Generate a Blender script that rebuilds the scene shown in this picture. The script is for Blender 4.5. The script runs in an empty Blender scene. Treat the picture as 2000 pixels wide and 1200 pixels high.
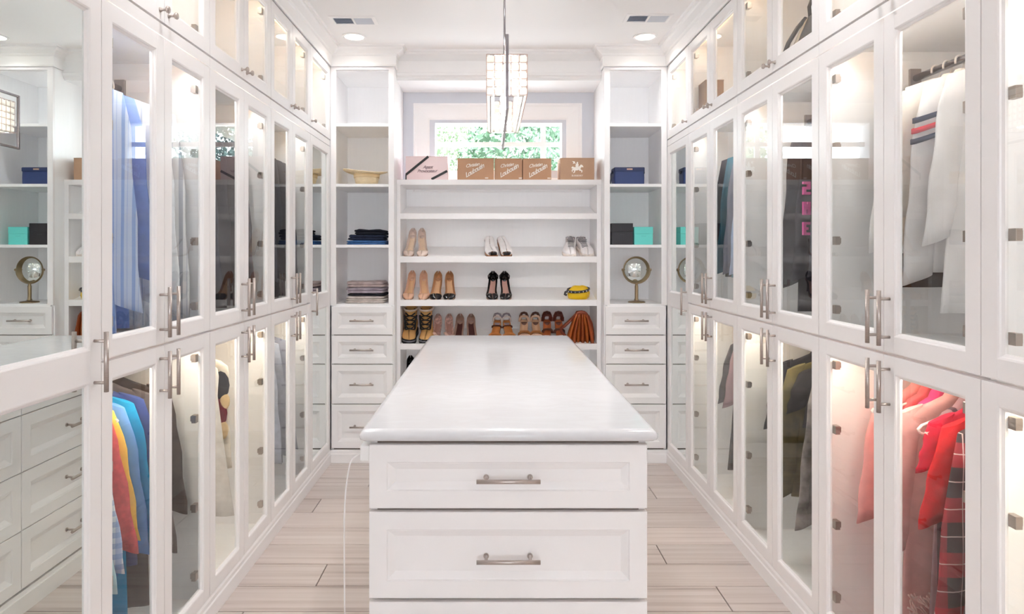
import bpy, bmesh, math, random
from math import sin, cos, pi, sqrt, atan2, radians
from mathutils import Vector, Matrix
random.seed(7)
SC = bpy.context.scene
COL = SC.collection

# ------------------------------------------------------------------ camera, world, light, exposure
F = 1300.0                       # focal length in pixels of the 2000 x 1200 frame
CX, CY, EYE = 959.0, 493.0, 1.47
cam_d = bpy.data.cameras.new('camera')
cam_d.sensor_width = 36.0
cam_d.lens = 36.0 * F / 2000.0
cam_d.shift_x = (1000.0 - CX) / 2000.0
cam_d.shift_y = -(600.0 - CY) / 2000.0
cam_d.clip_start = 0.02
cam = bpy.data.objects.new('camera', cam_d)
cam.location = (0, 0, EYE)
cam.rotation_euler = (pi / 2, 0, 0)
COL.objects.link(cam)
SC.camera = cam
SC.view_settings.view_transform = 'Standard'
SC.view_settings.look = 'None'
SC.view_settings.exposure = 0.32
SC.view_settings.gamma = 1.0
SC.view_settings.use_curve_mapping = False
SC.cycles.max_bounces = 28
SC.cycles.diffuse_bounces = 18
SC.cycles.glossy_bounces = 8
SC.cycles.transparent_max_bounces = 24
SC.cycles.sample_clamp_indirect = 8.0

W = bpy.data.worlds.new('world')
SC.world = W
W.use_nodes = True
bg = W.node_tree.nodes['Background']
bg.inputs['Color'].default_value = (0.90, 0.96, 1.0, 1)
bg.inputs['Strength'].default_value = 13.0

def area_light(name, loc, rot, sx, sy, power, color=(1, 1, 1), shape='RECTANGLE', spread=pi):
    l = bpy.data.lights.new(name, 'AREA')
    l.shape = shape
    l.size = sx
    if shape in ('RECTANGLE', 'ELLIPSE'):
        l.size_y = sy
    l.energy = power
    l.color = color
    l.spread = spread
    o = bpy.data.objects.new(name, l)
    o.location = loc
    o.rotation_euler = rot
    COL.objects.link(o)
    return o

sun_d = bpy.data.lights.new('sun', 'SUN')
sun_d.energy = 9.0
sun_d.angle = 0.02
sun = bpy.data.objects.new('sun', sun_d)
sun.rotation_euler = (radians(50), 0, radians(-84))
COL.objects.link(sun)
P_REAR, P_DOWN, P_STRIP, P_LOW, P_BULB = 2.0, 2.3, 1.7, 1.9, 8.0
# fill light behind the camera, shining in through an added window
area_light('rear_fill_light', (0.06, -6.68, 1.62), (pi / 2, 0, 0), 1.7, 1.5, P_REAR, (0.90, 0.96, 1.0))

# ------------------------------------------------------------------ materials
def lin(c):
    return tuple(((x / 255) / 12.92 if x / 255 <= 0.04045 else ((x / 255 + 0.055) / 1.055) ** 2.4) for x in c)

MATS = {}
def pr(m):
    return m.node_tree.nodes['Principled BSDF']

def mat(name, rgb, rough=0.5, metal=0.0, noise=0.0, nscale=8.0, bump=0.0, bscale=200.0, stretch=(1, 1, 1), spec=0.5):
    if name in MATS:
        return MATS[name]
    m = bpy.data.materials.new(name)
    m.use_nodes = True
    nt = m.node_tree
    b = pr(m)
    c = lin(rgb)
    b.inputs['Base Color'].default_value = (*c, 1)
    b.inputs['Roughness'].default_value = rough
    b.inputs['Metallic'].default_value = metal
    b.inputs['Specular IOR Level'].default_value = spec
    if noise or bump:
        tc = nt.nodes.new('ShaderNodeTexCoord')
        mp = nt.nodes.new('ShaderNodeMapping')
        mp.inputs['Scale'].default_value = stretch
        nt.links.new(tc.outputs['Object'], mp.inputs['Vector'])
    if noise:
        n = nt.nodes.new('ShaderNodeTexNoise')
        n.inputs['Scale'].default_value = nscale
        n.inputs['Detail'].default_value = 5
        nt.links.new(mp.outputs['Vector'], n.inputs['Vector'])
        r = nt.nodes.new('ShaderNodeValToRGB')
        r.color_ramp.elements[0].position = 0.32
        r.color_ramp.elements[1].position = 0.68
        r.color_ramp.elements[0].color = (*[max(0, x * (1 - noise)) for x in c], 1)
        r.color_ramp.elements[1].color = (*[min(1, x * (1 + noise * 0.5)) for x in c], 1)
        nt.links.new(n.outputs['Fac'], r.inputs['Fac'])
        nt.links.new(r.outputs['Color'], b.inputs['Base Color'])
    if bump:
        n2 = nt.nodes.new('ShaderNodeTexNoise')
        n2.inputs['Scale'].default_value = bscale
        n2.inputs['Detail'].default_value = 3
        nt.links.new(mp.outputs['Vector'], n2.inputs['Vector'])
        bp = nt.nodes.new('ShaderNodeBump')
        bp.inputs['Strength'].default_value = bump
        bp.inputs['Distance'].default_value = 0.002
        nt.links.new(n2.outputs['Fac'], bp.inputs['Height'])
        nt.links.new(bp.outputs['Normal'], b.inputs['Normal'])
    MATS[name] = m
    return m

def cloth(name, rgb, noise=0.12, nscale=30):
    return mat(name, rgb, 0.9, 0, noise, nscale, 0.25, 420, spec=0.15)

def bands(name, base, bandlist, axis='X', period=0.04, rough=0.9):
    """Fabric woven with stripes: bandlist = [(start, end, rgb)] as fractions of a period along one object axis."""
    return plaid(name, base, [(axis, period, bandlist)], rough)

def plaid(name, base, layers, rough=0.9):
    if name in MATS:
        return MATS[name]
    m = bpy.data.materials.new(name)
    m.use_nodes = True
    nt = m.node_tree
    b = pr(m)
    b.inputs['Roughness'].default_value = rough
    b.inputs['Specular IOR Level'].default_value = 0.15
    tc = nt.nodes.new('ShaderNodeTexCoord')
    sp = nt.nodes.new('ShaderNodeSeparateXYZ')
    nt.links.new(tc.outputs['Object'], sp.inputs[0])
    cur = None
    for ax, period, bl in layers:
        dv = nt.nodes.new('ShaderNodeMath'); dv.operation = 'DIVIDE'
        nt.links.new(sp.outputs[ax], dv.inputs[0]); dv.inputs[1].default_value = period
        fr = nt.nodes.new('ShaderNodeMath'); fr.operation = 'FRACT'
        nt.links.new(dv.outputs[0], fr.inputs[0])
        for (a, e, rgb, alpha) in [(q + (1.0,))[:4] if len(q) == 3 else q for q in bl]:
            g = nt.nodes.new('ShaderNodeMath'); g.operation = 'GREATER_THAN'
            nt.links.new(fr.outputs[0], g.inputs[0]); g.inputs[1].default_value = a
            l = nt.nodes.new('ShaderNodeMath'); l.operation = 'LESS_THAN'
            nt.links.new(fr.outputs[0], l.inputs[0]); l.inputs[1].default_value = e
            mu = nt.nodes.new('ShaderNodeMath'); mu.operation = 'MULTIPLY'
            nt.links.new(g.outputs[0], mu.inputs[0]); nt.links.new(l.outputs[0], mu.inputs[1])
            ml = nt.nodes.new('ShaderNodeMath'); ml.operation = 'MULTIPLY'
            nt.links.new(mu.outputs[0], ml.inputs[0]); ml.inputs[1].default_value = alpha
            mx = nt.nodes.new('ShaderNodeMix'); mx.data_type = 'RGBA'
            nt.links.new(ml.outputs[0], mx.inputs['Factor'])
            if cur is None:
                mx.inputs[6].default_value = (*lin(base), 1)
            else:
                nt.links.new(cur, mx.inputs[6])
            mx.inputs[7].default_value = (*lin(rgb), 1)
            cur = mx.outputs[2]
    nt.links.new(cur, b.inputs['Base Color'])
    MATS[name] = m
    return m

def emit(name, rgb, strength):
    if name in MATS:
        return MATS[name]
    m = bpy.data.materials.new(name)
    m.use_nodes = True
    b = pr(m)
    b.inputs['Base Color'].default_value = (*lin(rgb), 1)
    b.inputs['Emission Color'].default_value = (*lin(rgb), 1)
    b.inputs['Emission Strength'].default_value = strength
    MATS[name] = m
    return m

def glass_mat(name, ior, tint=(0.97, 0.985, 0.98)):
    m = bpy.data.materials.new(name)
    m.use_nodes = True
    nt = m.node_tree
    for n in list(nt.nodes):
        nt.nodes.remove(n)
    out = nt.nodes.new('ShaderNodeOutputMaterial')
    mx = nt.nodes.new('ShaderNodeMixShader')
    fr = nt.nodes.new('ShaderNodeFresnel'); fr.inputs['IOR'].default_value = ior
    tr = nt.nodes.new('ShaderNodeBsdfTransparent'); tr.inputs['Color'].default_value = (*tint, 1)
    gl = nt.nodes.new('ShaderNodeBsdfGlossy'); gl.inputs['Roughness'].default_value = 0.0
    geo = nt.nodes.new('ShaderNodeNewGeometry')
    inv = nt.nodes.new('ShaderNodeMath'); inv.operation = 'SUBTRACT'; inv.inputs[0].default_value = 1.0
    nt.links.new(geo.outputs['Backfacing'], inv.inputs[1])
    mu = nt.nodes.new('ShaderNodeMath'); mu.operation = 'MULTIPLY'
    nt.links.new(fr.outputs[0], mu.inputs[0]); nt.links.new(inv.outputs[0], mu.inputs[1])
    nt.links.new(mu.outputs[0], mx.inputs[0])
    nt.links.new(tr.outputs[0], mx.inputs[1]); nt.links.new(gl.outputs[0], mx.inputs[2])
    nt.links.new(mx.outputs[0], out.inputs['Surface'])
    MATS[name] = m
    return m

WHITE = mat('white_lacquer', (244, 242, 242), 0.32, 0, 0.015, 3.0)
INNER = mat('white_melamine', (250, 250, 251), 0.5, 0, 0.015, 9.0, stretch=(6, 6, 0.4))
CEIL = mat('ceiling_paint', (247, 246, 246), 0.9)
WALLP = mat('pale_grey_wall_paint', (214, 217, 224), 0.85)
TRIMW = mat('white_trim_paint', (247, 246, 246), 0.4)
NICKEL = mat('brushed_nickel', (192, 182, 176), 0.34, 1.0, 0.1, 60, stretch=(1, 1, 12))
HINGE = mat('hinge_metal', (176, 164, 156), 0.38, 1.0)
CHROME = mat('chrome', (170, 165, 170), 0.12, 1.0)
BRASS = mat('aged_brass', (150, 132, 104), 0.28, 1.0)
GLASS = glass_mat('door_glass', 1.75)
WGLASS = glass_mat('window_glass', 1.45)
MIRROR = mat('mirror_silver', (232, 238, 236), 0.0, 1.0)
GAP = mat('drawer_gap_shade', (120, 108, 100), 0.8)  # dark colour paints the shade in the gaps between drawers
LENS = emit('lamp_lens', (255, 246, 232), 9.0)
LED = emit('warm_led', (255, 214, 150), 5.0)

def quartz():
    m = mat('white_quartz', (244, 243, 243), 0.12)
    nt = m.node_tree; b = pr(m)
    tc = nt.nodes.new('ShaderNodeTexCoord')
    mp = nt.nodes.new('ShaderNodeMapping'); mp.inputs['Scale'].default_value = (1.4, 3.4, 1)
    mp.inputs['Rotation'].default_value = (0, 0, 0.25)
    nt.links.new(tc.outputs['Object'], mp.inputs[0])
    n = nt.nodes.new('ShaderNodeTexNoise'); n.inputs['Scale'].default_value = 3.2; n.inputs['Detail'].default_value = 9
    n.inputs['Distortion'].default_value = 1.2
    nt.links.new(mp.outputs[0], n.inputs['Vector'])
    r = nt.nodes.new('ShaderNodeValToRGB')
    e = r.color_ramp.elements
    e[0].position = 0.35; e[0].color = (*lin((218, 219, 222)), 1)
    e[1].position = 0.62; e[1].color = (*lin((218, 219, 222)), 1)
    k = r.color_ramp.elements.new(0.5); k.color = (*lin((215, 215, 218)), 1)
    nt.links.new(n.outputs['Fac'], r.inputs['Fac'])
    nt.links.new(r.outputs['Color'], b.inputs['Base Color'])
    return m
QUARTZ = quartz()

def wood_tile():
    m = mat('wood_look_tile', (216, 202, 193), 0.38)
    nt = m.node_tree; b = pr(m)
    tc = nt.nodes.new('ShaderNodeTexCoord')
    oi = nt.nodes.new('ShaderNodeObjectInfo')
    ad = nt.nodes.new('ShaderNodeVectorMath'); ad.operation = 'ADD'
    cb = nt.nodes.new('ShaderNodeCombineXYZ')
    ml = nt.nodes.new('ShaderNodeMath'); ml.operation = 'MULTIPLY'; ml.inputs[1].default_value = 37.0
    nt.links.new(oi.outputs['Random'], ml.inputs[0])
    nt.links.new(ml.outputs[0], cb.inputs[0]); nt.links.new(ml.outputs[0], cb.inputs[1])
    nt.links.new(tc.outputs['Object'], ad.inputs[0]); nt.links.new(cb.outputs[0], ad.inputs[1])
    mp = nt.nodes.new('ShaderNodeMapping'); mp.inputs['Scale'].default_value = (0.4, 22.0, 1)
    nt.links.new(ad.outputs[0], mp.inputs[0])
    n = nt.nodes.new('ShaderNodeTexNoise'); n.inputs['Scale'].default_value = 1.5; n.inputs['Detail'].default_value = 6
    n.inputs['Roughness'].default_value = 0.6
    nt.links.new(mp.outputs[0], n.inputs['Vector'])
    r = nt.nodes.new('ShaderNodeValToRGB')
    e = r.color_ramp.elements
    e[0].position = 0.28; e[0].color = (*lin((160, 146, 139)), 1)
    e[1].position = 0.66; e[1].color = (*lin((218, 208, 203)), 1)
    k = e.new(0.42); k.color = (*lin((204, 191, 185)), 1)
    nt.links.new(n.outputs['Fac'], r.inputs['Fac'])
    hs = nt.nodes.new('ShaderNodeHueSaturation')
    mr = nt.nodes.new('ShaderNodeMapRange'); mr.inputs[3].default_value = 0.86; mr.inputs[4].default_value = 1.03
    nt.links.new(oi.outputs['Random'], mr.inputs[0]); nt.links.new(mr.outputs[0], hs.inputs['Value'])
    nt.links.new(r.outputs['Color'], hs.inputs['Color'])
    nt.links.new(hs.outputs['Color'], b.inputs['Base Color'])
    return m
TILE = wood_tile()
GROUT = mat('tile_grout', (112, 100, 94), 0.9)

# ------------------------------------------------------------------ mesh helpers
class M:
    def __init__(s):
        s.v = []; s.f = []; s.sm = []; s.mi = []
    def add(s, vs, fs, smooth=False, mi=0):
        b = len(s.v)
        s.v += [tuple(p) for p in vs]
        for q in fs:
            s.f.append([i + b for i in q]); s.sm.append(smooth); s.mi.append(mi)
        return s
    def box(s, x0, x1, y0, y1, z0, z1, mi=0):
        vs = [(x, y, z) for z in (z0, z1) for y in (y0, y1) for x in (x0, x1)]
        return s.add(vs, [(0, 2, 3, 1), (4, 5, 7, 6), (0, 1, 5, 4), (2, 6, 7, 3), (0, 4, 6, 2), (1, 3, 7, 5)], mi=mi)
    def pbox(s, P, d0, d1, u0, u1, v0, v1, mi=0):
        vs = [P(d, u, v) for v in (v0, v1) for u in (u0, u1) for d in (d0, d1)]
        return s.add(vs, [(0, 2, 3, 1), (4, 5, 7, 6), (0, 1, 5, 4), (2, 6, 7, 3), (0, 4, 6, 2), (1, 3, 7, 5)], mi=mi)
    def rings(s, rings, close=False, cap0=True, cap1=True, smooth=True, mi=0, loop=True):
        n = len(rings[0]); vs = [p for r in rings for p in r]; fs = []
        R = len(rings)
        for i in range(R if close else R - 1):
            a, b = i * n, ((i + 1) % R) * n
            for j in range(n if loop else n - 1):
                k = (j + 1) % n
                fs.append((a + j, a + k, b + k, b + j))
        base = len(s.v)
        s.add(vs, fs, smooth, mi)
        if not close:
            if cap0: s.f.append([base + j for j in range(n)][::-1]); s.sm.append(False); s.mi.append(mi)
            if cap1: s.f.append([base + (R - 1) * n + j for j in range(n)]); s.sm.append(False); s.mi.append(mi)
        return s
    def tube(s, pts, r, n=8, closed=False, smooth=True, flat=1.0, mi=0):
        pts = [Vector(p) for p in pts]
        rs = r if isinstance(r, (list, tuple)) else [r] * len(pts)
        rings = []
        prev = None
        for i, p in enumerate(pts):
            if closed:
                t = pts[(i + 1) % len(pts)] - pts[i - 1]
            else:
                t = pts[min(i + 1, len(pts) - 1)] - pts[max(i - 1, 0)]
            t.normalize()
            if prev is None:
                up = Vector((0, 0, 1)) if abs(t.z) < 0.9 else Vector((0, 1, 0))
                a = t.cross(up).normalized()
            else:
                a = (prev - t * prev.dot(t)).normalized()
            prev = a
            b = t.cross(a)
            rings.append([p + a * (rs[i] * cos(2 * pi * j / n)) + b * (rs[i] * flat * sin(2 * pi * j / n)) for j in range(n)])
        return s.rings(rings, close=closed, smooth=smooth, mi=mi)
    def cyl(s, p0, p1, r, n=12, r1=None):
        return s.tube([p0, p1], [r, r if r1 is None else r1], n)
    def lathe(s, prof, c=(0, 0, 0), axis='Z', n=24, cap=True, smooth=True, mi=0):
        rings = []
        for r, h in prof:
            ring = []
            for j in range(n):
                a = 2 * pi * j / n
                x, y = r * cos(a), r * sin(a)
                if axis == 'Z': q = (c[0] + x, c[1] + y, c[2] + h)
                elif axis == 'Y': q = (c[0] + x, c[1] + h, c[2] + y)
                else: q = (c[0] + h, c[1] + x, c[2] + y)
                ring.append(q)
            rings.append(ring)
        return s.rings(rings, cap0=cap, cap1=cap, smooth=smooth, mi=mi)
    def sphere(s, c, r, n=10, sx=1, sy=1, sz=1, mi=0):
        prof = [(max(1e-4, r * sin(pi * i / n)), -r * cos(pi * i / n)) for i in range(n + 1)]
        rings = [[(c[0] + q * cos(2 * pi * j / (2 * n)) * sx, c[1] + q * sin(2 * pi * j / (2 * n)) * sy, c[2] + h * sz) for j in range(2 * n)] for q, h in prof]
        return s.rings(rings, mi=mi)
    def prism(s, poly, P, d0, d1, mi=0):
        n = len(poly)
        return s.rings([[P(d0, u, v) for u, v in poly], [P(d1, u, v) for u, v in poly]], smooth=False, mi=mi)
    def rects(s, P, u0, u1, v0, v1, prof, cap=True, hole=False, mi=0):
        """nested rectangles: prof = [(inset, depth)]"""
        rr = [[P(d, u0 + i, v0 + i), P(d, u1 - i, v0 + i), P(d, u1 - i, v1 - i), P(d, u0 + i, v1 - i)] for i, d in prof]
        return s.rings(rr, close=hole, cap0=not hole, cap1=cap and not hole, smooth=False, mi=mi)
    def sweep(s, path, prof):
        """mitred sweep of profile (offset to the left of travel, z) along a horizontal polyline"""
        n = len(path); rings = []
        for i in range(n):
            p = Vector(path[i][:2])
            ds = []
            if i > 0: ds.append((p - Vector(path[i - 1][:2])).normalized())
            if i < n - 1: ds.append((Vector(path[i + 1][:2]) - p).normalized())
            ns = [Vector((-d.y, d.x)) for d in ds]
            if len(ns) == 2:
                mvec = (ns[0] + ns[1]); mvec = mvec / max(0.2, mvec.dot(ns[0]))
            else:
                mvec = ns[0]
            rings.append([(p.x + mvec.x * o, p.y + mvec.y * o, z) for o, z in prof])
        return s.rings(rings, smooth=False)

ORG = {}
def link(o):
    COL.objects.link(o)
    return o

def build(name, m, material, parent=None, loc=None, bevel=0.0, label=None, subsurf=0, solid=0.0, normals=True):
    """one mesh object; vertices are in the frame of the parent's thing (ORG) or in the world"""
    org = Vector(ORG.get(parent.name, (0, 0, 0))) if parent else Vector(loc or (0, 0, 0))
    me = bpy.data.meshes.new(name)
    vs = [Vector(p) - org for p in m.v]
    me.from_pydata(vs, [], m.f)
    for mm in (material if isinstance(material, (list, tuple)) else [material]):
        me.materials.append(mm)
    for p, q, k in zip(me.polygons, m.sm, m.mi):
        p.use_smooth = q
        p.material_index = k
    if normals:
        bm = bmesh.new(); bm.from_mesh(me)
        bmesh.ops.recalc_face_normals(bm, faces=bm.faces)
        bm.to_mesh(me); bm.free()
    me.update()
    o = link(bpy.data.objects.new(name, me))
    if parent:
        o.parent = parent
        ORG[o.name] = tuple(org)
    else:
        o.location = org
        ORG[o.name] = tuple(org)
    if solid:
        md = o.modifiers.new('solid', 'SOLIDIFY'); md.thickness = solid; md.offset = 0
    if bevel:
        md = o.modifiers.new('bevel', 'BEVEL'); md.width = bevel; md.segments = 2; md.limit_method = 'ANGLE'; md.angle_limit = radians(40)
    if subsurf:
        md = o.modifiers.new('sub', 'SUBSURF'); md.levels = subsurf; md.render_levels = subsurf
    if label: o['label'] = label
    return o

def tag(o, label, cat, group=None):
    o['label'] = label; o['category'] = cat
    if group: o['group'] = group
    return o

def thing(name, loc, label, cat, group=None, local=False, rot=(0, 0, 0), order='XYZ'):
    o = link(bpy.data.objects.new(name, None))
    o.empty_display_size = 0.05
    o.location = loc
    o.rotation_mode = order
    o.rotation_euler = rot
    ORG[o.name] = (0, 0, 0) if local else tuple(loc)
    return tag(o, label, cat, group)

def struct(name, m, material, **k):
    o = build(name, m, material, **k)
    o['kind'] = 'structure'
    return o

def dup(root, loc, rot=None, label=None, group=None):
    def cp(o, par):
        c = o.copy(); link(c)
        if par: c.parent = par
        for ch in o.children:
            cp(ch, c)
        return c
    r = cp(root, None)
    r.location = loc
    if rot is not None: r.rotation_euler = rot
    if label: r['label'] = label
    if group: r['group'] = group
    return r

# pixel -> world at depth Y
def PX(px, Y): return (px - CX) * Y / F
def PZ(py, Y): return EYE - (py - CY) * Y / F

# ------------------------------------------------------------------ the room shell
XL, XR = -1.121, 1.229           # faces of the cabinet doors
YT, YS, YB = 4.643, 4.765, 5.12  # tower front, shoe shelf front, back wall
TL, TR = -0.675, 0.790           # inner edges of the two towers
H = 2.90
Y0 = -6.6
WL, WR = XL - 0.69, XR + 0.69

m = M(); m.box(WL - .12, WR + .12, Y0 - .12, YB + .14, -.10, -.006)
floor = struct('floor', m, GROUT)
m = M(); m.box(WL - .12, WR + .12, Y0 - .12, YB + .14, H, H + .1)
struct('ceiling', m, CEIL)
m = M(); m.box(WL - .12, WL, Y0, YB + .12, 0, H); struct('wall_left', m, WALLP)
m = M(); m.box(WR, WR + .12, Y0, YB + .12, 0, H); struct('wall_right', m, WALLP)
WX0, WX1, WZ0, WZ1 = -0.43, 0.545, 2.10, 2.465    # opening of the high window
m = M()
m.box(WL, WX0, YB, YB + .14, 0, H); m.box(WX1, WR, YB, YB + .14, 0, H)
m.box(WX0, WX1, YB, YB + .14, 0, WZ0); m.box(WX0, WX1, YB, YB + .14, WZ1, H)
struct('wall_back', m, WALLP)
RX0, RX1, RZ0, RZ1 = -0.72, 0.84, 0.90, 2.36  # opening added in the unseen wall for fill light
m = M()
m.box(WL, RX0, Y0 - .12, Y0, 0, H); m.box(RX1, WR, Y0 - .12, Y0, 0, H)
m.box(RX0, RX1, Y0 - .12, Y0, 0, RZ0); m.box(RX0, RX1, Y0 - .12, Y0, RZ1, H)
struct('wall_front', m, WALLP)
# side walls that close the aisle before the cabinets start, outside the picture
m = M(); m.box(WL, XL, Y0, 1.392, 0, H); struct('trim_5', m, TRIMW)
m = M(); m.box(XR, WR, Y0, 0.836, 0, H); struct('trim_6', m, TRIMW)

# planks: wood-look tiles laid across the room, each one a piece of the floor
def plank_mesh(L, Wd):
    mm = M()
    g = .0024
    mm.rects(lambda d, u, v: (u, v, d), g, L - g, g, Wd - g, [(0, -.006), (0, -.0012), (.0012, 0.0)])
    return mm
PW, PL = 0.2075, 1.22
y = 2.722 - PW * 26
row = 0
cache = {}
offs = [0.0, .78, .34, 1.02, .18, .62]
while y < YB:
    x = WL - 1.2 + offs[row % 6] % PL
    while x < WR:
        a, b = max(x, WL), min(x + PL, WR)
        if b - a > .02 and y > -1.5:
            key = round(b - a, 3)
            if key not in cache:
                o = build('plank', plank_mesh(b - a, PW), TILE, floor)
                cache[key] = o
            else:
                o = cache[key].copy(); link(o); o.parent = floor
            o.location = (a, y, 0)
        x += PL
    y += PW; row += 1

# window in the back wall
Yw = YB
win = M()
P_S = lambda Y: (lambda d, u, v: (u, Y + d, v))
cas_o = (PX(808, Yw), PX(1136, Yw), 1.93, PZ(203, Yw))
cas_i = (PX(836, Yw), PX(1109, Yw), 2.03, PZ(231, Yw))
i_ = cas_i[0] - cas_o[0]
m = M()
m.rects(P_S(Yw), cas_o[0], cas_o[1], cas_o[2], cas_o[3], [(0, 0), (0, -.022), (.012, -.028), (.03, -.022), (.075, -.018), (i_, -.014), (i_, 0)], hole=True)
w1 = struct('window_1', m, TRIMW)
m = M()
m.rects(P_S(Yw), cas_i[0], cas_i[1], cas_i[2], cas_i[3], [(-.004, -.006), (.012, -.004), (.016, .045), (.038, .045), (.042, .06), (.042, .11), (-.004, .11)], hole=True)
build('window_frame', m, TRIMW, w1)
gx0, gx1, gz0, gz1 = cas_i[0] + .042, cas_i[1] - .042, cas_i[2] + .042, cas_i[3] - .042
m = M(); m.box(gx0, gx1, Yw + .082, Yw + .088, gz0, gz1); build('glass_pane', m, WGLASS, w1)
for k, (u0, u1, v0, v1) in enumerate([(PX(1056, Yw + .07), PX(1066, Yw + .07), gz0, gz1), (gx0, gx1, PZ(287, Yw + .07), PZ(278, Yw + .07))]):
    m = M(); m.box(u0, u1, Yw + .064 + .001 * k, Yw + .081, v0, v1); build('muntin', m, TRIMW, w1)
# added window behind the camera that lets the fill light in
m = M()
PR = lambda d, u, v: (u, Y0 - d, v)
m.rects(PR, RX0, RX1, RZ0, RZ1, [(-.09, -.0005), (-.09, -.02), (.002, -.02), (.002, .1), (.0005, .1), (.0005, -.0005)], hole=True)
w2 = struct('fill_window', m, TRIMW)

# soffit above the window and the crown that runs round the room
m = M(); m.box(TL, TR, YS, YB, 2.70, H); struct('trim_1', m, TRIMW)
cpro = [(0, 2.766), (.010, 2.766), (.014, 2.778), (.014, 2.835), (.022, 2.842), (.026, 2.852), (.058, 2.868), (.064, 2.876), (.066, 2.886), (.078, 2.888), (.082, H), (0, H)]
m = M(); m.sweep([(XR, .83), (XR, YT), (TR, YT), (TR, YS)], cpro)
struct('trim_2', m, TRIMW)
m = M(); m.sweep([(TL, YS), (TL, YT), (XL, YT), (XL, 1.395)], cpro)
struct('trim_3', m, TRIMW)
hpro = [(0, 2.715), (.008, 2.715), (.012, 2.728), (.02, 2.732), (.022, 2.752), (.014, 2.756), (.016, 2.835), (.03, 2.85), (.06, 2.872), (.066, 2.884), (.078, 2.888), (.082, H), (0, H)]
m = M(); m.sweep([(TR, YS), (TL, YS)], hpro); struct('trim_4', m, TRIMW)
bpro = [(-.02, 0), (.006, 0), (.006, .060), (.002, .066), (.002, .082), (-.004, .090), (-.02, .090)]
m = M(); m.sweep([(XR, .84), (XR, YT), (TR, YT)], bpro); struct('baseboard_right', m, WHITE)
m = M(); m.sweep([(TL, YT), (XL, YT), (XL, 1.395)], bpro); struct('baseboard_left', m, WHITE)
# ------------------------------------------------------------------ glass-door wardrobes along both walls
DEP = 0.655
ZLO, ZMID, ZTOP = (0.095, 1.150), (1.160, 2.205), (2.257, 2.762)
STI = 0.052
ROD_D = 0.345

def sideP(s):
    X0 = XL if s < 0 else XR
    return lambda d, u, v: (X0 + s * d, u, v)

def handle(parent, P, u, v0, v1):
    m = M()
    m.cyl(P(-.034, u, v0), P(-.034, u, v1), .0064, 12)
    for v in (v0 + .026, v1 - .026):
        m.cyl(P(0.001, u, v), P(-.031, u, v), .0046, 8)
    return build('handle', m, NICKEL, parent)

def knob(parent, P, u, v):
    m = M()
    prof = [(.009, 0.001), (.007, -.004), (.0045, -.008), (.0045, -.018), (.010, -.022), (.0125, -.027), (.010, -.032), (.001, -.034)]
    n = 12
    rr = [[P(d, u + r * cos(2 * pi * j / n), v + r * sin(2 * pi * j / n)) for j in range(n)] for r, d in prof]
    m.rings(rr)
    return build('knob', m, NICKEL, parent)

def door(cab, P, u0, u1, z0, z1, kind, hinge_side=None, grip=None, hinge_z=(), mid_rail=None):
    """kind: glass or mirror; hinge_side: +1 hinges at the far edge, -1 at the near edge"""
    m = M()
    ops = [(z0 + STI, z1 - STI)]
    if mid_rail:
        ops = [(z0 + STI, mid_rail[0]), (mid_rail[1], z1 - STI)]
    a, b = u0 + STI, u1 - STI
    m.pbox(P, 0, .022, u0, a, z0, z1); m.pbox(P, 0, .022, b, u1, z0, z1)
    zs = [z0] + [q for o in ops for q in o] + [z1]
    for k in range(0, len(zs), 2):
        m.pbox(P, 0.0002, .022, a, b, zs[k], zs[k + 1])
    for v0, v1 in ops:
        m.rects(P, a, b, v0, v1, [(-.001, .0), (.004, .002), (.006, .006), (.012, .010), (.012, .018), (-.001, .018)], hole=True)
    d = build('door', m, WHITE, cab)
    for v0, v1 in ops:
        g = M(); g.pbox(P, .0115, .0155, a + .006, b - .006, v0 + .006, v1 - .006)
        build('glass_pane' if kind == 'glass' else 'mirror_pane', g, GLASS if kind == 'glass' else MIRROR, d,
              label=None)
    if grip:
        if grip[0] == 'knob': knob(d, P, grip[1], grip[2])
        else: handle(d, P, grip[1], grip[2], grip[3])
    for hz in hinge_z:
        h = M()
        e = b - .012 if hinge_side > 0 else a + .012
        i = -1 if hinge_side > 0 else 1
        h.pbox(P, .0175, .034, min(e - .004 * i, e + i * .023), max(e - .004 * i, e + i * .023), hz - .015, hz + .015)
        h.pbox(P, .034, .042, min(e, e + i * .014), max(e, e + i * .014), hz - .010, hz + .010)
        build('hinge', h, HINGE, d)
    return d

def carcass(cab, P, u0, u1, z0, z1, dep, back=True):
    t = .017
    e = .0006
    for a in (u0 + e, u1 - e - t):
        m = M(); m.pbox(P, .024, dep, a, a + t, z0, z1); build('side_panel', m, INNER, cab)
    m = M(); m.pbox(P, dep - .008, dep, u0 + t + e, u1 - t - e, z0, z1); build('back_panel', m, INNER, cab)

def shelf(cab, P, u0, u1, z0, z1, dep, name='shelf', front=.024):
    m = M(); m.pbox(P, front, dep - .009, u0 + .0185, u1 - .0185, z0, z1)
    return build(name, m, INNER, cab)

def strip(cab, s, u0, u1, z, power, color, d=.045):
    P = sideP(s)
    m = M(); m.pbox(P, d, d + .012, u0 + .06, u1 - .06, z - .008, z)
    build('light_strip', m, LED, cab, label='warm light strip under the top of the cabinet')
    X = P(d + .02, 0, 0)[0]
    area_light('strip_light', (X, (u0 + u1) / 2, z - .012), (0, radians(-28 * s) * -1, 0), .03, u1 - u0 - .15, power, color)

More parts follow.
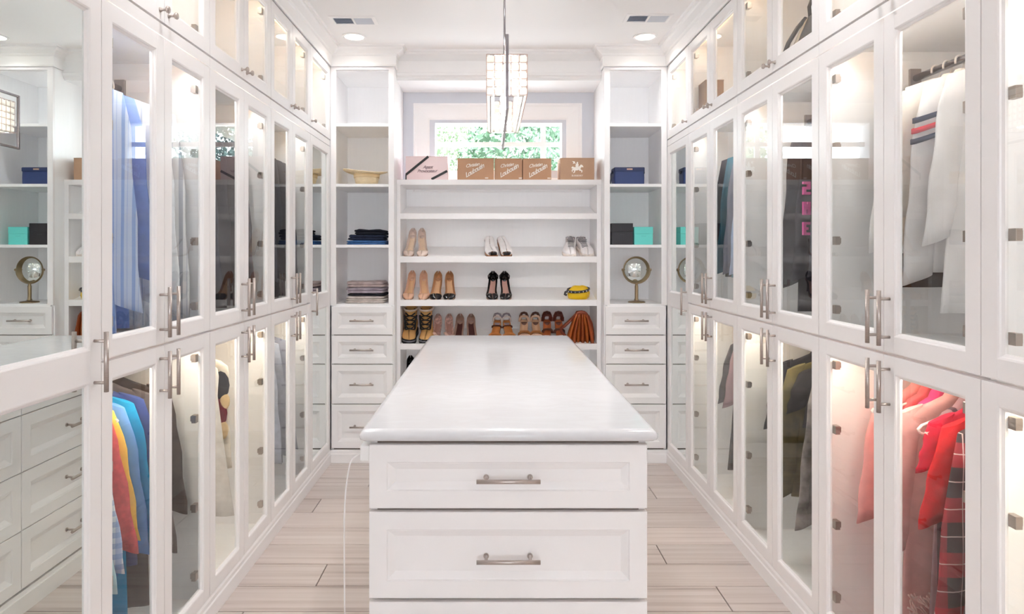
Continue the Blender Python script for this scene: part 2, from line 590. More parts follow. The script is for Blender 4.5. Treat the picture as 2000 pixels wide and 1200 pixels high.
def wardrobe(s, u0, u1, label, low=True, tops=True, upper_label=''):
    P = sideP(s)
    X = P(.3, 0, 0)[0]
    c = thing('wardrobe_cabinet', (X, (u0 + u1) / 2, 0), label, 'cabinet', 'glass-door wardrobes along the walls')
    carcass(c, P, u0, u1, 0.0, 2.236, DEP)
    shelf(c, P, u0, u1, .075, .094, DEP, 'floor_panel')
    shelf(c, P, u0, u1, 1.142, 1.168, DEP, 'shelf')
    shelf(c, P, u0, u1, 2.216, 2.236, DEP, 'top_panel')
    m = M(); m.pbox(P, .001, .0235, u0 + .001, u1 - .001, 2.209, 2.249); build('top_rail', m, WHITE, c)
    mid = (u0 + u1) / 2
    for (z0, z1), hz in ((ZLO, (.215, .48, .825, 1.06)), (ZMID, (1.262, 1.512, 1.853, 2.10))):
        hv = (z1 - .19, z1 - .015) if z0 < 1 else (z0 + .018, z0 + .19)
        if z0 < 1: hv = (.975, 1.135)
        else: hv = (1.182, 1.352)
        door(c, P, u0 + .002, mid - .0015, z0, z1, 'glass', -1, ('bar', mid - .031, *hv), hz)
        door(c, P, mid + .0015, u1 - .002, z0, z1, 'glass', +1, ('bar', mid + .031, *hv), hz)
    for zr in (1.05, 2.115):
        m = M()
        m.cyl(P(ROD_D, u0 + .0178, zr), P(ROD_D, u1 - .0178, zr), .0125, 12)
        r = build('clothes_rod', m, CHROME, c)
        m = M(); m.pbox(P, ROD_D - .02, ROD_D + .02, u1 - .0305, u1 - .0185, zr - .03, zr + .035); build('rod_bracket', m, HINGE, r)
    strip(c, s, u0, u1, 1.1405, P_LOW, (1.0, .93, .80))
    strip(c, s, u0, u1, 2.2145, P_STRIP, (.98, .99, 1.0))
    upper(s, u0, u1, upper_label)
    return c

def upper(s, u0, u1, label, single=False):
    P = sideP(s)
    X = P(.3, 0, 0)[0]
    c = thing('upper_cabinet', (X, (u0 + u1) / 2, 2.2505), label, 'cabinet', 'upper glass-door cabinets')
    carcass(c, P, u0, u1, 2.2505, 2.764, DEP)
    shelf(c, P, u0, u1, 2.2505, 2.268, DEP, 'floor_panel')
    shelf(c, P, u0, u1, 2.745, 2.764, DEP, 'top_panel')
    z0, z1 = ZTOP
    mid = (u0 + u1) / 2
    hz = (2.335, 2.672)
    if single:
        door(c, P, u0 + .002, u1 - .002, z0, z1, 'glass', +1, ('knob', u0 + .030, z0 + .035), hz)
    else:
        door(c, P, u0 + .002, mid - .0015, z0, z1, 'glass', -1, ('knob', mid - .030, z0 + .035), hz)
        door(c, P, mid + .0015, u1 - .002, z0, z1, 'glass', +1, ('knob', mid + .030, z0 + .035), hz)
    strip(c, s, u0, u1, 2.7435, P_STRIP * .24, (1.0, .97, .92))
    return c

def mirror_cabinet(s, u0, u1, label, near, upper_label):
    P = sideP(s)
    X = P(.3, 0, 0)[0]
    c = thing('mirror_cabinet', (X, (u0 + u1) / 2, 0), label, 'cabinet', 'mirror-door cabinets')
    carcass(c, P, u0, u1, 0.0, 2.236, DEP)
    shelf(c, P, u0, u1, .075, .094, DEP, 'floor_panel')
    shelf(c, P, u0, u1, 2.216, 2.236, DEP, 'top_panel')
    m = M(); m.pbox(P, .001, .0235, u0 + .001, u1 - .001, 2.209, 2.249); build('top_rail', m, WHITE, c)
    hu = u1 - .035 if near else u0 + .031
    door(c, P, u0 + .002, u1 - .002, ZLO[0], ZMID[1], 'mirror', None, ('bar', hu, 1.075, 1.245), (), (1.105, 1.195))
    upper(s, u0, u1, upper_label, True)

LU = [1.916, 2.654, 3.392, 4.130]
RU = [0.844, 1.670, 2.496, 3.322, 4.148]
mirror_cabinet(-1, 1.40, 1.916, 'tall white cabinet with full-length mirror door, at far left in the foreground', True,
               'white upper glass cabinet above the big foreground mirror door on the left')
wardrobe(-1, LU[0], LU[1], 'white glass-door wardrobe on the left holding blue striped shirts, next to the foreground mirror',
         upper_label='empty white upper cabinet on the left, above the wardrobe of blue striped shirts')
wardrobe(-1, LU[1], LU[2], 'white glass-door wardrobe on the left, middle one of the three, lower half nearly empty',
         upper_label='empty white upper cabinet on the left, second from the far corner pair')
wardrobe(-1, LU[2], LU[3], 'white glass-door wardrobe on the left with dark jackets above and grey shirts below',
         upper_label='empty white upper cabinet on the left, beside the single-door corner one')
mirror_cabinet(-1, LU[3], YT - .001, 'narrow white corner cabinet with mirror door on the left, reflecting the drawers', False,
               'narrow single-door white upper cabinet in the far left corner')
wardrobe(1, RU[0], RU[1], 'white glass-door wardrobe cut off by the right edge of the picture',
         upper_label='white upper cabinet at the right edge of the picture')
wardrobe(1, RU[1], RU[2], 'white wardrobe on the right, white shirts above and pink and red clothes below',
         upper_label='white upper cabinet on the right, above the wardrobe of white shirts')
wardrobe(1, RU[2], RU[3], 'white wardrobe on the right with black sweatshirt above, tie-dyed grey clothes below',
         upper_label='white upper cabinet on the right holding the dark handbag')
wardrobe(1, RU[3], RU[4], 'white wardrobe on the right with blue and grey coats above, next to the corner mirror',
         upper_label='white upper cabinet on the right holding a small brown box')
mirror_cabinet(1, RU[4], YT - .001, 'narrow white corner cabinet with mirror door on the right, reflecting the turquoise box', False,
               'narrow single-door white upper cabinet in the far right corner')

# ------------------------------------------------------------------ drawers
PF = lambda Yf: (lambda d, u, v: (u, Yf + d, v))

def drawer(parent, P, u0, u1, v0, v1, edge=.05, hl=.16, depth=.02, hv=None):
    m = M()
    m.rects(P, u0, u1, v0, v1, [(0, depth), (0, .002), (.002, 0), (edge, 0), (edge + .003, .004), (edge + .006, .0045), (edge + .022, .0125), (edge + .024, .0135)])
    d = build('drawer', m, WHITE, parent)
    if hl:
        h = M()
        vc = (v0 + v1) / 2 if hv is None else hv
        uc = (u0 + u1) / 2
        h.cyl(P(-.030, uc - hl / 2, vc), P(-.030, uc + hl / 2, vc), .0064, 12)
        for q in (-1, 1):
            h.cyl(P(.0145, uc + q * (hl / 2 - .028), vc), P(-.028, uc + q * (hl / 2 - .028), vc), .0046, 8)
            h.cyl(P(.0140, uc + q * (hl / 2 - .028), vc), P(.0095, uc + q * (hl / 2 - .028), vc), .0085, 10)
        build('handle', h, NICKEL, d)
    return d

def tower(u0, u1, label):
    P = PF(YT)
    c = thing('shelf_tower', ((u0 + u1) / 2, YT + .23, 0), label, 'shelf', 'open shelf towers with drawers')
    D = YB - YT - .002
    e = .0008
    for a in (u0 + e, u1 - e - .018):
        m = M(); m.pbox(P, .021, D, a, a + .018, 0, 2.765); build('side_panel', m, INNER, c)
    m = M(); m.pbox(P, D - .008, D, u0 + .019, u1 - .019, 0, 2.765); build('back_panel', m, INNER, c)
    m = M()
    m.pbox(P, 0, .0205, u0 + e, u0 + .04, 1.10, 2.765); m.pbox(P, 0, .0205, u1 - .04, u1 - e, 1.10, 2.765)
    m.pbox(P, 0.0002, .0205, u0 + .04, u1 - .04, 2.745, 2.765)
    build('face_frame', m, WHITE, c)
    for z in (PZ(244, YT), PZ(362, YT), PZ(481, YT), PZ(597, YT)):
        m = M(); m.pbox(P, .003, D - .009, u0 + .0195, u1 - .0195, z - .010, z + .010); build('shelf', m, INNER, c)
    m = M(); m.pbox(P, .022, D - .009, u0 + .0195, u1 - .0195, 2.735, 2.764); build('top_panel', m, INNER, c)
    m = M(); m.pbox(P, .023, .03, u0 + .0195, u1 - .0195, .06, 1.085); build('gap_shade_board', m, GAP, c)
    zs = [PZ(598, YT), PZ(655, YT), PZ(712, YT), PZ(790, YT), PZ(877, YT)]
    for a, b in zip(zs, zs[1:]):
        drawer(c, P, u0 + .008, u1 - .008, b + .003, a - .003, .045, .165)
    return c
tower(XL, TL, 'open white shelf tower with four drawers, left of the shoe shelves')
tower(TR, XR, 'open white shelf tower with four drawers, right of the shoe shelves')
SH = {k: PZ(y, YT) + .010 for k, y in (('a', 244), ('b', 362), ('c', 481), ('d', 597))}   # shelf tops in the towers

# ------------------------------------------------------------------ shoe shelves
shoe = thing('shoe_shelf', ((TL + TR) / 2, YS + .17, 0), 'wide white shoe shelf unit with slanted shelves under the window', 'shelf')
P = PF(YS)
D = YB - YS - .002
sx0, sx1 = TL + .001, TR - .001
ox0, ox1 = PX(782, YS), PX(1166, YS)
for a, b in ((sx0, sx0 + .018), (sx1 - .018, sx1)):
    m = M(); m.pbox(P, .021, D, a, b, 0, 1.952); build('side_panel', m, INNER, shoe)
for a, b in ((sx0 + .019, ox0), (ox1, sx1 - .019)):
    m = M(); m.pbox(P, .021, D, a, b, 0, 1.952); build('side_filler', m, INNER, shoe)
m = M(); m.pbox(P, D - .008, D, ox0 + .0005, ox1 - .0005, 0, 1.952); build('back_panel', m, INNER, shoe)
for a, b in ((sx0, ox0), (ox1, sx1)):
    m = M(); m.pbox(P, 0, .0205, a, b, 0, 1.953); build('face_stile', m, WHITE, shoe)
m = M(); m.pbox(P, -.004, D, sx0, sx1, 1.9535, 1.990); build('top_board', m, WHITE, shoe)
SLOPE = radians(14.4)
LIP = {}
for k, (ya, yb) in enumerate([(417, 428), (501, 513), (586, 598), (672, 683), (757, 768), (842, 853)]):
    za, zb = PZ(ya, YS), PZ(yb, YS)
    LIP[k] = za
    f = YS + .021
    L = D - .032
    t = .018
    z0 = za - .010
    vs = []
    for x in (ox0 + .0008, ox1 - .0008):
        vs += [(x, f, z0 - t), (x, f + L, z0 - t + L * math.tan(SLOPE)), (x, f + L, z0 + L * math.tan(SLOPE)), (x, f, z0)]
    m = M(); m.add(vs, [(0, 1, 2, 3), (7, 6, 5, 4), (0, 4, 5, 1), (1, 5, 6, 2), (2, 6, 7, 3), (3, 7, 4, 0)])
    s_ = build('slanted_shelf', m, INNER, shoe)
    m = M(); m.pbox(P, .0, .0205, ox0 + .0008, ox1 - .0008, zb, za); build('front_lip', m, WHITE, s_)
m = M(); m.pbox(P, .004, .02, ox0 + .0008, ox1 - .0008, 0, .1); build('kick_board', m, WHITE, shoe)

# ------------------------------------------------------------------ island
IX0, IX1, IY0, IY1 = -.361, .4625, 1.965, 4.14
isl = thing('island_cabinet', ((IX0 + IX1) / 2, (IY0 + IY1) / 2, 0), 'white drawer island in the middle of the closet under a white stone top', 'island')
ZI = .9165
m = M(); m.box(IX0 + .022, IX1 - .022, IY0 + .022, IY1 - .022, .09, ZI - .0006); build('carcass', m, GAP, isl)
m = M(); m.box(IX0 + .004, IX1 - .004, IY0 + .004, IY1 - .004, 0, .088); m.box(IX0 - .004, IX1 + .004, IY0 - .004, IY1 + .004, 0, .07); build('plinth', m, WHITE, isl)
P = PF(IY0)
for a, b, hv in ((PZ(869, IY0), PZ(994, IY0), PZ(935, IY0)), (PZ(1001, IY0), PZ(1170, IY0), PZ(1090, IY0)), (PZ(1177, IY0), .095, None)):
    drawer(isl, P, IX0 + .001, IX1 - .001, b, a, .052, .186, .021, hv)
PLs = lambda d, u, v: (IX0 + d, u, v)
PRs = lambda d, u, v: (IX1 - d, u, v)
cols = [IY0 + .026, 2.700, 3.42, IY1 - .002]
rows_z = [.9135, .807, .574, .337, .097]
for PP in (PLs, PRs):
    for a, b in zip(cols, cols[1:]):
        for zt, zb in zip(rows_z, rows_z[1:]):
            drawer(isl, PP, a + .002, b - .002, zb + .002, zt - .002, .05 if zt < .9 else .03, .165, .021)
# stone top
m = M()
def rrect(x0, x1, y0, y1, z, r=.012, n=4):
    o = []
    for cx, cy, a0 in ((x1 - r, y1 - r, 0), (x0 + r, y1 - r, pi / 2), (x0 + r, y0 + r, pi), (x1 - r, y0 + r, 1.5 * pi)):
        for k in range(n + 1):
            a = a0 + k * pi / 2 / n
            o.append((cx + r * cos(a), cy + r * sin(a), z))
    return o
TX0, TX1, TY0, TY1, TZ0, TZ1 = -.386, .489, 1.937, 4.172, .917, .951
rr = []
for i, z in [(.010, TZ0), (.003, TZ0 + .005), (0, TZ0 + .013), (.001, TZ0 + .020), (.006, TZ0 + .028), (.013, TZ0 + .0325), (.022, TZ1)]:
    rr.append(rrect(TX0 + i, TX1 - i, TY0 + i, TY1 - i, z))
m.rings(rr, smooth=True)
top = build('stone_countertop', m, QUARTZ, loc=((TX0 + TX1) / 2, (TY0 + TY1) / 2, TZ0))
tag(top, 'long white veined stone worktop with rounded edge on the drawer island', 'countertop')

# ------------------------------------------------------------------ ceiling fittings
def downlight(x, y, label, group='recessed ceiling lights'):
    t = thing('recessed_light', (x, y, H), label, 'light', group)
    m = M(); m.lathe([(.062, -.0005), (.080, -.0005), (.080, -.004), (.074, -.007), (.064, -.006), (.062, -.002)], (x, y, H), n=28, cap=False)
    build('trim_ring', m, TRIMW, t)
    m = M(); m.lathe([(.001, -.0008), (.0615, -.0008), (.0615, -.0035), (.001, -.0038)], (x, y, H), n=28); build('lens', m, LENS, t)
    area_light('downlight', (x, y, H - .012), (0, 0, 0), .11, .11, P_DOWN * (1.0 if y > 1 else .4), (.98, .99, 1.0), 'DISK', radians(130))
downlight(PX(692, 4.41), 4.41, 'round recessed ceiling light in front of the left shelf tower')
downlight(PX(1260, 4.41), 4.41, 'round recessed ceiling light in front of the right shelf tower')
for yy in (2.2, 0.2, -1.6):
    for xx, sd in ((-.88, 'left'), (.99, 'right')):
        downlight(xx, yy, 'round recessed ceiling light above the %s aisle, %s' % (sd, {2.2: 'beside the island', 0.2: 'beside the camera', -1.6: 'behind the camera'}[yy]))

def vent(x, y, label):
    t = thing('ceiling_vent', (x, y, H), label, 'vent', 'ceiling air vents')
    w, h = .14, .075
    Pv = lambda d, u, v: (x + u, y + v, H - d)
    m = M(); m.rects(Pv, -w, w, -h, h, [(0, .0005), (0, .004), (.018, .008), (.022, .006), (.022, .0005)], hole=True)
    build('frame', m, TRIMW, t)
    m = M(); m.pbox(Pv, .0005, .001, -w + .02, w - .02, -h + .02, h - .02); build('duct_opening', m, mat('vent_grey', (186, 194, 208), .6), t)
    m = M(); m.pbox(Pv, .0012, .0075, -.006, .006, -h + .022, h - .022); build('divider', m, TRIMW, t)
    for sgn in (-1, 1):
        for k in range(5):
            v = -h + .03 + k * .0225
            a0, a1 = (-w + .022, -.007) if sgn < 0 else (.007, w - .022)
            m = M()
            q = .008 * sgn
            m.add([Pv(.0015, a0, v - q), Pv(.0015, a1, v - q), Pv(.0072, a1, v + q), Pv(.0072, a0, v + q),
                   Pv(.0005, a0, v - q + .001), Pv(.0005, a1, v - q + .001), Pv(.0062, a1, v + q + .001), Pv(.0062, a0, v + q + .001)],
                  [(0, 1, 2, 3), (7, 6, 5, 4), (0, 4, 5, 1), (1, 5, 6, 2), (2, 6, 7, 3), (3, 7, 4, 0)])
            build('slat', m, mat('vent_slat', (214, 219, 228), .5), t)
vent(PX(691, 4.10), 4.10, 'white slatted air vent in the ceiling on the left')
vent(PX(1265, 4.06), 4.06, 'white slatted air vent in the ceiling on the right')

# chandelier: a chrome loop carrying a long box of glass beads
cx = .057
ch = thing('chandelier', (cx, 2.81, H), 'crystal bead chandelier in a chrome loop hanging above the island', 'chandelier')
ya, yb, za, zb = 2.345, 3.275, 1.975, 2.240
m = M()
w, t = .0055, .011
m.box(cx - w, cx + w, ya, ya + t, za, zb); m.box(cx - w, cx + w, yb - t, yb, za, zb)
m.box(cx - w, cx + w, ya + t, yb - t, za, za + t); m.box(cx - w, cx + w, ya + t, yb - t, zb - t, zb)
build('loop_frame', m, CHROME, ch, bevel=.0015)
m = M(); m.cyl((cx, 2.81, zb - .001), (cx, 2.81, H - .012), .0045, 10); m.cyl((cx, 2.81, zb), (cx, 2.81, zb + .05), .009, 10); build('rod', m, CHROME, ch)
m = M(); m.lathe([(.06, H - .0005), (.06, H - .012), (.045, H - .022), (.012, H - .028)], (cx, 2.81, 0)); build('canopy', m, CHROME, ch)
def bead_mat():
    m = bpy.data.materials.new('crystal_bead'); m.use_nodes = True
    nt = m.node_tree
    for n in list(nt.nodes): nt.nodes.remove(n)
    out = nt.nodes.new('ShaderNodeOutputMaterial')
    tl = nt.nodes.new('ShaderNodeBsdfTranslucent'); tl.inputs[0].default_value = (1, .97, .92, 1)
    tp = nt.nodes.new('ShaderNodeBsdfTransparent'); tp.inputs[0].default_value = (1, .98, .95, 1)
    gl = nt.nodes.new('ShaderNodeBsdfGlossy'); gl.inputs['Roughness'].default_value = .04
    fr = nt.nodes.new('ShaderNodeFresnel'); fr.inputs['IOR'].default_value = 1.7
    a = nt.nodes.new('ShaderNodeMixShader'); a.inputs[0].default_value = .10
    b = nt.nodes.new('ShaderNodeMixShader')
    nt.links.new(tl.outputs[0], a.inputs[1]); nt.links.new(tp.outputs[0], a.inputs[2])
    nt.links.new(fr.outputs[0], b.inputs[0]); nt.links.new(a.outputs[0], b.inputs[1]); nt.links.new(gl.outputs[0], b.inputs[2])
    em = nt.nodes.new('ShaderNodeEmission'); em.inputs[0].default_value = (1, .93, .86, 1); em.inputs[1].default_value = .16  # faint emission added so all beads look evenly lit by the bulbs
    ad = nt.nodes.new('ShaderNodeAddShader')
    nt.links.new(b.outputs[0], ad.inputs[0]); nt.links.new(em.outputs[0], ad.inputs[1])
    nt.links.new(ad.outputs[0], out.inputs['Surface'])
    return m
BEAD = bead_mat()
bw = .0292
def bead_mesh():
    m = M()
    h = bw / 2 - .0009
    c = .22 * h
    rr = []
    for z, k in ((-h, .55), (-h * .5, 1), (h * .5, 1), (h, .55)):
        q = h * k
        o = []
        for sx_, sy_ in ((1, 1), (-1, 1), (-1, -1), (1, -1)):
            pts = [(sx_ * q, sy_ * (q - c * k)), (sx_ * (q - c * k), sy_ * q)]
            if sx_ * sy_ < 0: pts.reverse()
            o += pts
        rr.append([(x, y_, z) for x, y_ in o])
    m.rings([[tuple(Vector(p) + Vector((cx, 2.81, H))) for p in r] for r in rr], smooth=False)
    return m
cyA, cyB = 2.385, 3.145
nz, nx = 5, 5
ny = 27
zc1 = 2.180
pos = []
hw = bw * nx / 2
for r in range(nz):
    z = zc1 - bw * (r + .5)
    for i in range(nx):
        x = cx - hw + bw * (i + .5)
        pos.append((x, cyA + bw / 2, z))
        pos.append((x, cyB - bw / 2, z))
    for j in range(1, ny - 2):
        yv = cyA + bw / 2 + (cyB - cyA - bw) * j / (ny - 2)
        pos.append((cx - hw + bw / 2, yv, z)); pos.append((cx + hw - bw / 2, yv, z))
pos.sort(key=lambda p: p[1])
first = None
for p in pos[:300]:
    if first is None:
        first = build('crystal_bead', bead_mesh(), BEAD, ch)
        first.location = Vector(p) - Vector(ch.location); o = first
    else:
        o = first.copy(); link(o); o.parent = ch
        o.location = Vector(p) - Vector(ch.location)
m = M()
for z in (zc1 + .001, zc1 - bw * nz - .001):
    m.rects(lambda d, u, v: (u, v, z + d), cx - hw, cx + hw, cyA, cyB, [(.012, -.001), (.012, .001), (.016, .001), (.016, -.001)], hole=True)
for yv in (cyA + .1, (cyA + cyB) / 2, cyB - .1):
    m.box(cx - hw + .012, cx + hw - .012, yv - .002, yv + .002, zc1, zc1 + .002)
build('bead_rack', m, CHROME, ch)
wires = M()
for sg in (-1, 1):
    xw = cx + sg * (hw - .0004)
    for r in range(nz + 1):
        z = zc1 - bw * r
        wires.cyl((xw, cyA + .001, z), (xw, cyB - .001, z), .0011, 6)
        yw = cyA + .0004 if sg < 0 else cyB - .0004
        wires.cyl((cx - hw + .001, yw, z), (cx + hw - .001, yw, z), .0011, 6)
    for i in range(nx + 1):
        yw = cyA + .0004 if sg < 0 else cyB - .0004
        wires.cyl((cx - hw + bw * i, yw, zc1), (cx - hw + bw * i, yw, zc1 - bw * nz), .0011, 6)
    for j in range(ny - 1):
        yv = cyA + bw + (cyB - cyA - 2 * bw) * j / (ny - 2)
        wires.cyl((xw, yv, zc1), (xw, yv, zc1 - bw * nz), .0011, 6)
build('link_wire', wires, mat('rose_gold_wire', (206, 176, 166), .35, .7), ch)['kind'] = 'stuff'
for k in range(4):
    yv = cyA + .1 + k * (cyB - cyA - .2) / 3
    m = M(); m.cyl((cx, yv, zc1 + .002), (cx, yv, zc1 - .03), .009, 10); s0 = build('socket', m, CHROME, ch)
    m = M(); m.sphere((cx, yv, zc1 - .052), .019, 8, sz=1.25); build('bulb', m, emit('bulb_glow', (255, 236, 212), 7.0), s0)
    l = bpy.data.lights.new('bulb_light', 'POINT'); l.energy = P_BULB; l.color = (1, .98, .96); l.shadow_soft_size = .045
    lo = bpy.data.objects.new('bulb_light', l); lo.location = (cx, yv, zc1 - .095); COL.objects.link(lo)

# outlet charger with its white cord on the side of the island
m = M()
m.box(IX0 - .030, IX0 - .0012, 1.985, 2.045, .845, .892)
t = thing('charger_plug', (IX0 - .015, 2.01, .868), 'white charger plugged into the side of the island, cord hanging to the floor', 'charger')
build('adapter', m, mat('white_plastic', (244, 244, 244), .35), t, bevel=.004)
m = M()
pts = [(IX0 - .020, 2.0, .865), (IX0 - .05, 1.99, .855), (IX0 - .062, 1.975, .82), (IX0 - .071, 1.965, .72), (IX0 - .071, 1.96, .55), (IX0 - .068, 1.955, .35), (IX0 - .064, 1.95, .15), (IX0 - .066, 1.95, .03), (IX0 - .08, 1.93, .005), (IX0 - .14, 1.86, .004), (IX0 - .2, 1.72, .004), (IX0 - .12, 1.6, .004)]
sm = []
for i in range(len(pts) - 1):
    p0, p1, p2, p3 = [Vector(pts[max(0, min(len(pts) - 1, i + k))]) for k in (-1, 0, 1, 2)]
    for q in range(4):
        u = q / 4
        sm.append(.5 * ((2 * p1) + (p2 - p0) * u + (2 * p0 - 5 * p1 + 4 * p2 - p3) * u * u + (3 * p1 - p0 - 3 * p2 + p3) * u ** 3))
m.tube(sm, .0022, 6)
build('cord', m, mat('white_cord', (240, 238, 238), .5), t)
# ------------------------------------------------------------------ outside the window: unseen pale ground added to bounce light, and trees
m = M(); m.box(-30, 30, YB + .6, 45, -.3, -.1)
tag(build('garden_bounce_ground', m, mat('pale_bounce_tone', (206, 204, 202), .9, 0, .15, 3), loc=(0, 20, -.2)), 'unseen pale ground outside the window, added to bounce light', 'ground')
LEAF = [mat('leaf_%s' % n, c, .6, 0, .3, 2.0) for n, c in (('pale', (104, 122, 92)), ('mid', (74, 102, 78)), ('blue', (80, 108, 104)))]
BARK = mat('bark', (120, 104, 88), .9, 0, .3, 10)
def tree(x, y, h, r, k, label, n=1500):
    t = thing('garden_tree', (x, y, -.1), label, 'tree', 'trees outside the window')
    m = M(); m.tube([(x, y, -.07), (x + .1, y, h * .35), (x - .05, y, h * .7)], [.16, .12, .05], 8); build('trunk', m, BARK, t)
    m = M(); rnd = random.Random(k * 31 + 5)
    for _ in range(n):
        a, b, q = rnd.uniform(0, 2 * pi), rnd.uniform(-1, 1), r * rnd.uniform(.35, 1) ** .5
        c = Vector((x + q * cos(a) * sqrt(1 - b * b), y + q * sin(a) * sqrt(1 - b * b), h * .62 + q * b * 1.15))
        u = Vector((rnd.gauss(0, 1), rnd.gauss(0, 1), rnd.gauss(0, 1))).normalized() * rnd.uniform(.05, .10)
        v = u.orthogonal().normalized() * u.length * .6
        w_ = u.cross(v).normalized() * .02
        m.add([c - u, c + v, c + u, c - v, c + w_], [(0, 1, 4), (1, 2, 4), (2, 3, 4), (3, 0, 4), (3, 2, 1, 0)])
    f = build('foliage', m, LEAF[k % 3], t, normals=False); f['kind'] = 'stuff'
tree(-2.6, 15.5, 5.3, 1.55, 0, 'pale green leafy tree outside, left in the window', 5200)
tree(0.75, 14.0, 4.9, 1.5, 1, 'mid green leafy tree outside, in the middle of the window', 5200)
tree(4.0, 16.5, 5.6, 1.6, 2, 'blue-green leafy tree outside, right in the window', 5200)
tree(-0.9, 20.5, 6.4, 1.8, 3, 'tall pale tree further back outside, behind the left one', 5200)
tree(2.9, 22.0, 6.6, 1.8, 4, 'tall green tree further back outside, behind the right one', 5200)

# ------------------------------------------------------------------ clothes on hangers
WPL = mat('white_hanger_plastic', (246, 242, 238), .35)
BPL = mat('black_hanger_plastic', (34, 30, 32), .4)
def hanger(s, Y, zrod, w, label, material=None, rz=0.0, group='hangers in the wardrobes'):
    X = (XL if s < 0 else XR) + s * ROD_D
    t = thing('clothes_hanger', (X, Y, zrod), label, 'hanger', group, local=True, rot=(0, 0, rz))
    R = .0125 + .0035
    m = M()
    pts = [(-R * 1.0, 0, -.012)] + [(R * cos(a), 0, R * sin(a)) for a in [pi - k * pi / 8 for k in range(9)]] + [(R * 1.05, 0, -.012), (R * .7, 0, -.028), (0, 0, -.040), (0, 0, -.082)]
    m.tube(pts, .0034, 6)
    build('hook', m, material or WPL, t)
    m = M()
    z0 = -.082
    arm = [(0, 0, z0 + .004), (.03, 0, z0), (w * .6, 0, z0 - .028), (w * .94, 0, z0 - .052), (w, 0, z0 - .064), (w * .97, 0, z0 - .076), (w * .9, 0, z0 - .080)]
    loop = [(-x, y, z) for x, y, z in arm[::-1][:-1]] + arm
    m.tube(loop[::-1], .0055, 8, closed=True, flat=.8)
    build('shoulder_bar', m, material or WPL, t)
    return t

def bodyring(z, hx, ty, n, k, ph, amp):
    o = []
    for j in range(n):
        a = 2 * pi * j / n
        c, q = cos(a), sin(a)
        x = hx * math.copysign(abs(c) ** .8, c)
        y = ty * math.copysign(abs(q) ** .7, q) * (1 + .18 * sin(k * a + ph)) + amp * sin(x * 42 + ph) + amp * .6 * sin(x * 95 + 2 * ph)
        o.append((x, y, z))
    return o

def garment(name, label, cat, s, Y, zrod, material, half=.19, length=.62, sleeve=.52, flare=.07, hem=None, thick=.009, rz=0.0,
            collar=None, sl_w=.058, seed=0, sl_mat=None, straps=False, hang=WPL, group=None, extra=None, hw=None):
    X = (XL if s < 0 else XR) + s * ROD_D
    rnd = random.Random(seed * 17 + 3)
    hem = hem or half * 1.06
    rz = .09 if s < 0 else .11
    fl = {-s: min(flare, .300 - .075 - half * .9), s: min(flare, .020)}   # the sleeve on the aisle side swings towards the door
    flare = fl[-s]
    zt = zrod - .048
    t = thing(name, (X, Y, zt), label, cat, group or 'clothes hanging in the wardrobes', local=True, rot=(0, 0, rz))
    ph = rnd.uniform(0, 6)
    k = rnd.choice([3, 4, 5])
    prof = [(0, .058, .020), (-.012, .066, .024), (-.030, half * .55, .024), (-.048, half * .82, .022), (-.075, half * .97, .020), (-.11, half, thick),
            (-.2, half * .97, thick * 1.1)]
    n_ = 7
    for i in range(1, n_ + 1):
        u = i / n_
        prof.append((-.2 - (length - .2) * u, half * .97 + (hem - half * .97) * u, thick * (1.1 + .3 * u)))
    m = M()
    N = 44
    rings = [bodyring(z, hx, ty, N, k, ph, .0035 * min(1, max(0, (-z - .08) / .3))) for z, hx, ty in prof]
    last = rings[-1]
    rings.append([(x * .93, y * .55, z + .004) for x, y, z in last])
    m.rings(rings, cap0=False, cap1=True)
    build('body', m, material, t)
    if sleeve:
        for q in (-1, 1):
            m = M()
            rr = []
            S = 9
            for i in range(S + 1):
                u = i / S
                cxp = q * (half * .90 + (fl[q] + .02) * (u ** .8) + .01)
                z = -.085 - (sleeve) * u + (.035 if i == 0 else 0)
                rx = (sl_w * .75 if i == 0 else sl_w) * (1 - .22 * u)
                ry = .012 * (1 - .15 * u)
                o = []
                for j in range(18):
                    a = 2 * pi * j / 18
                    o.append((cxp + rx * cos(a) + .004 * sin(u * 14 + ph + q), ry * sin(a) * (1 + .25 * sin(3 * a + u * 9 + ph)) + .006 * u * sin(ph), z - q * cos(a) * rx * .35))
                rr.append(o)
            rr.append([((p[0] - cxp) * .8 + cxp, p[1] * .6, p[2] + .004) for p in rr[-1]])
            m.rings(rr)
            build('sleeve', m, sl_mat or material, t)
    if collar:
        m = M()
        rr = []
        for r0, z in ((.050, .004), (.056, .022), (.062, .024), (.078, -.016), (.070, -.018), (.058, -.004)):
            rr.append([(r0 * cos(2 * pi * j / 20), r0 * .52 * sin(2 * pi * j / 20) - .004, z - (.02 if r0 > .06 else .01) * max(0, -sin(2 * pi * j / 20))) for j in range(20)])
        m.rings(rr, cap0=False, cap1=False)
        build('collar', m, collar, t)
    if extra: extra(t, half, length, flare)
    what = label.split(' ', 0)[0]
    hanger(s, Y, zrod, hw or min(half * .93, .185), ('white' if hang is WPL else 'black') + ' hanger holding the ' + label, hang, rz)
    return t

ZM, ZL = 2.115, 1.05
def mk(base, n=.10): return cloth('cloth_%d_%d_%d' % base, base, n)

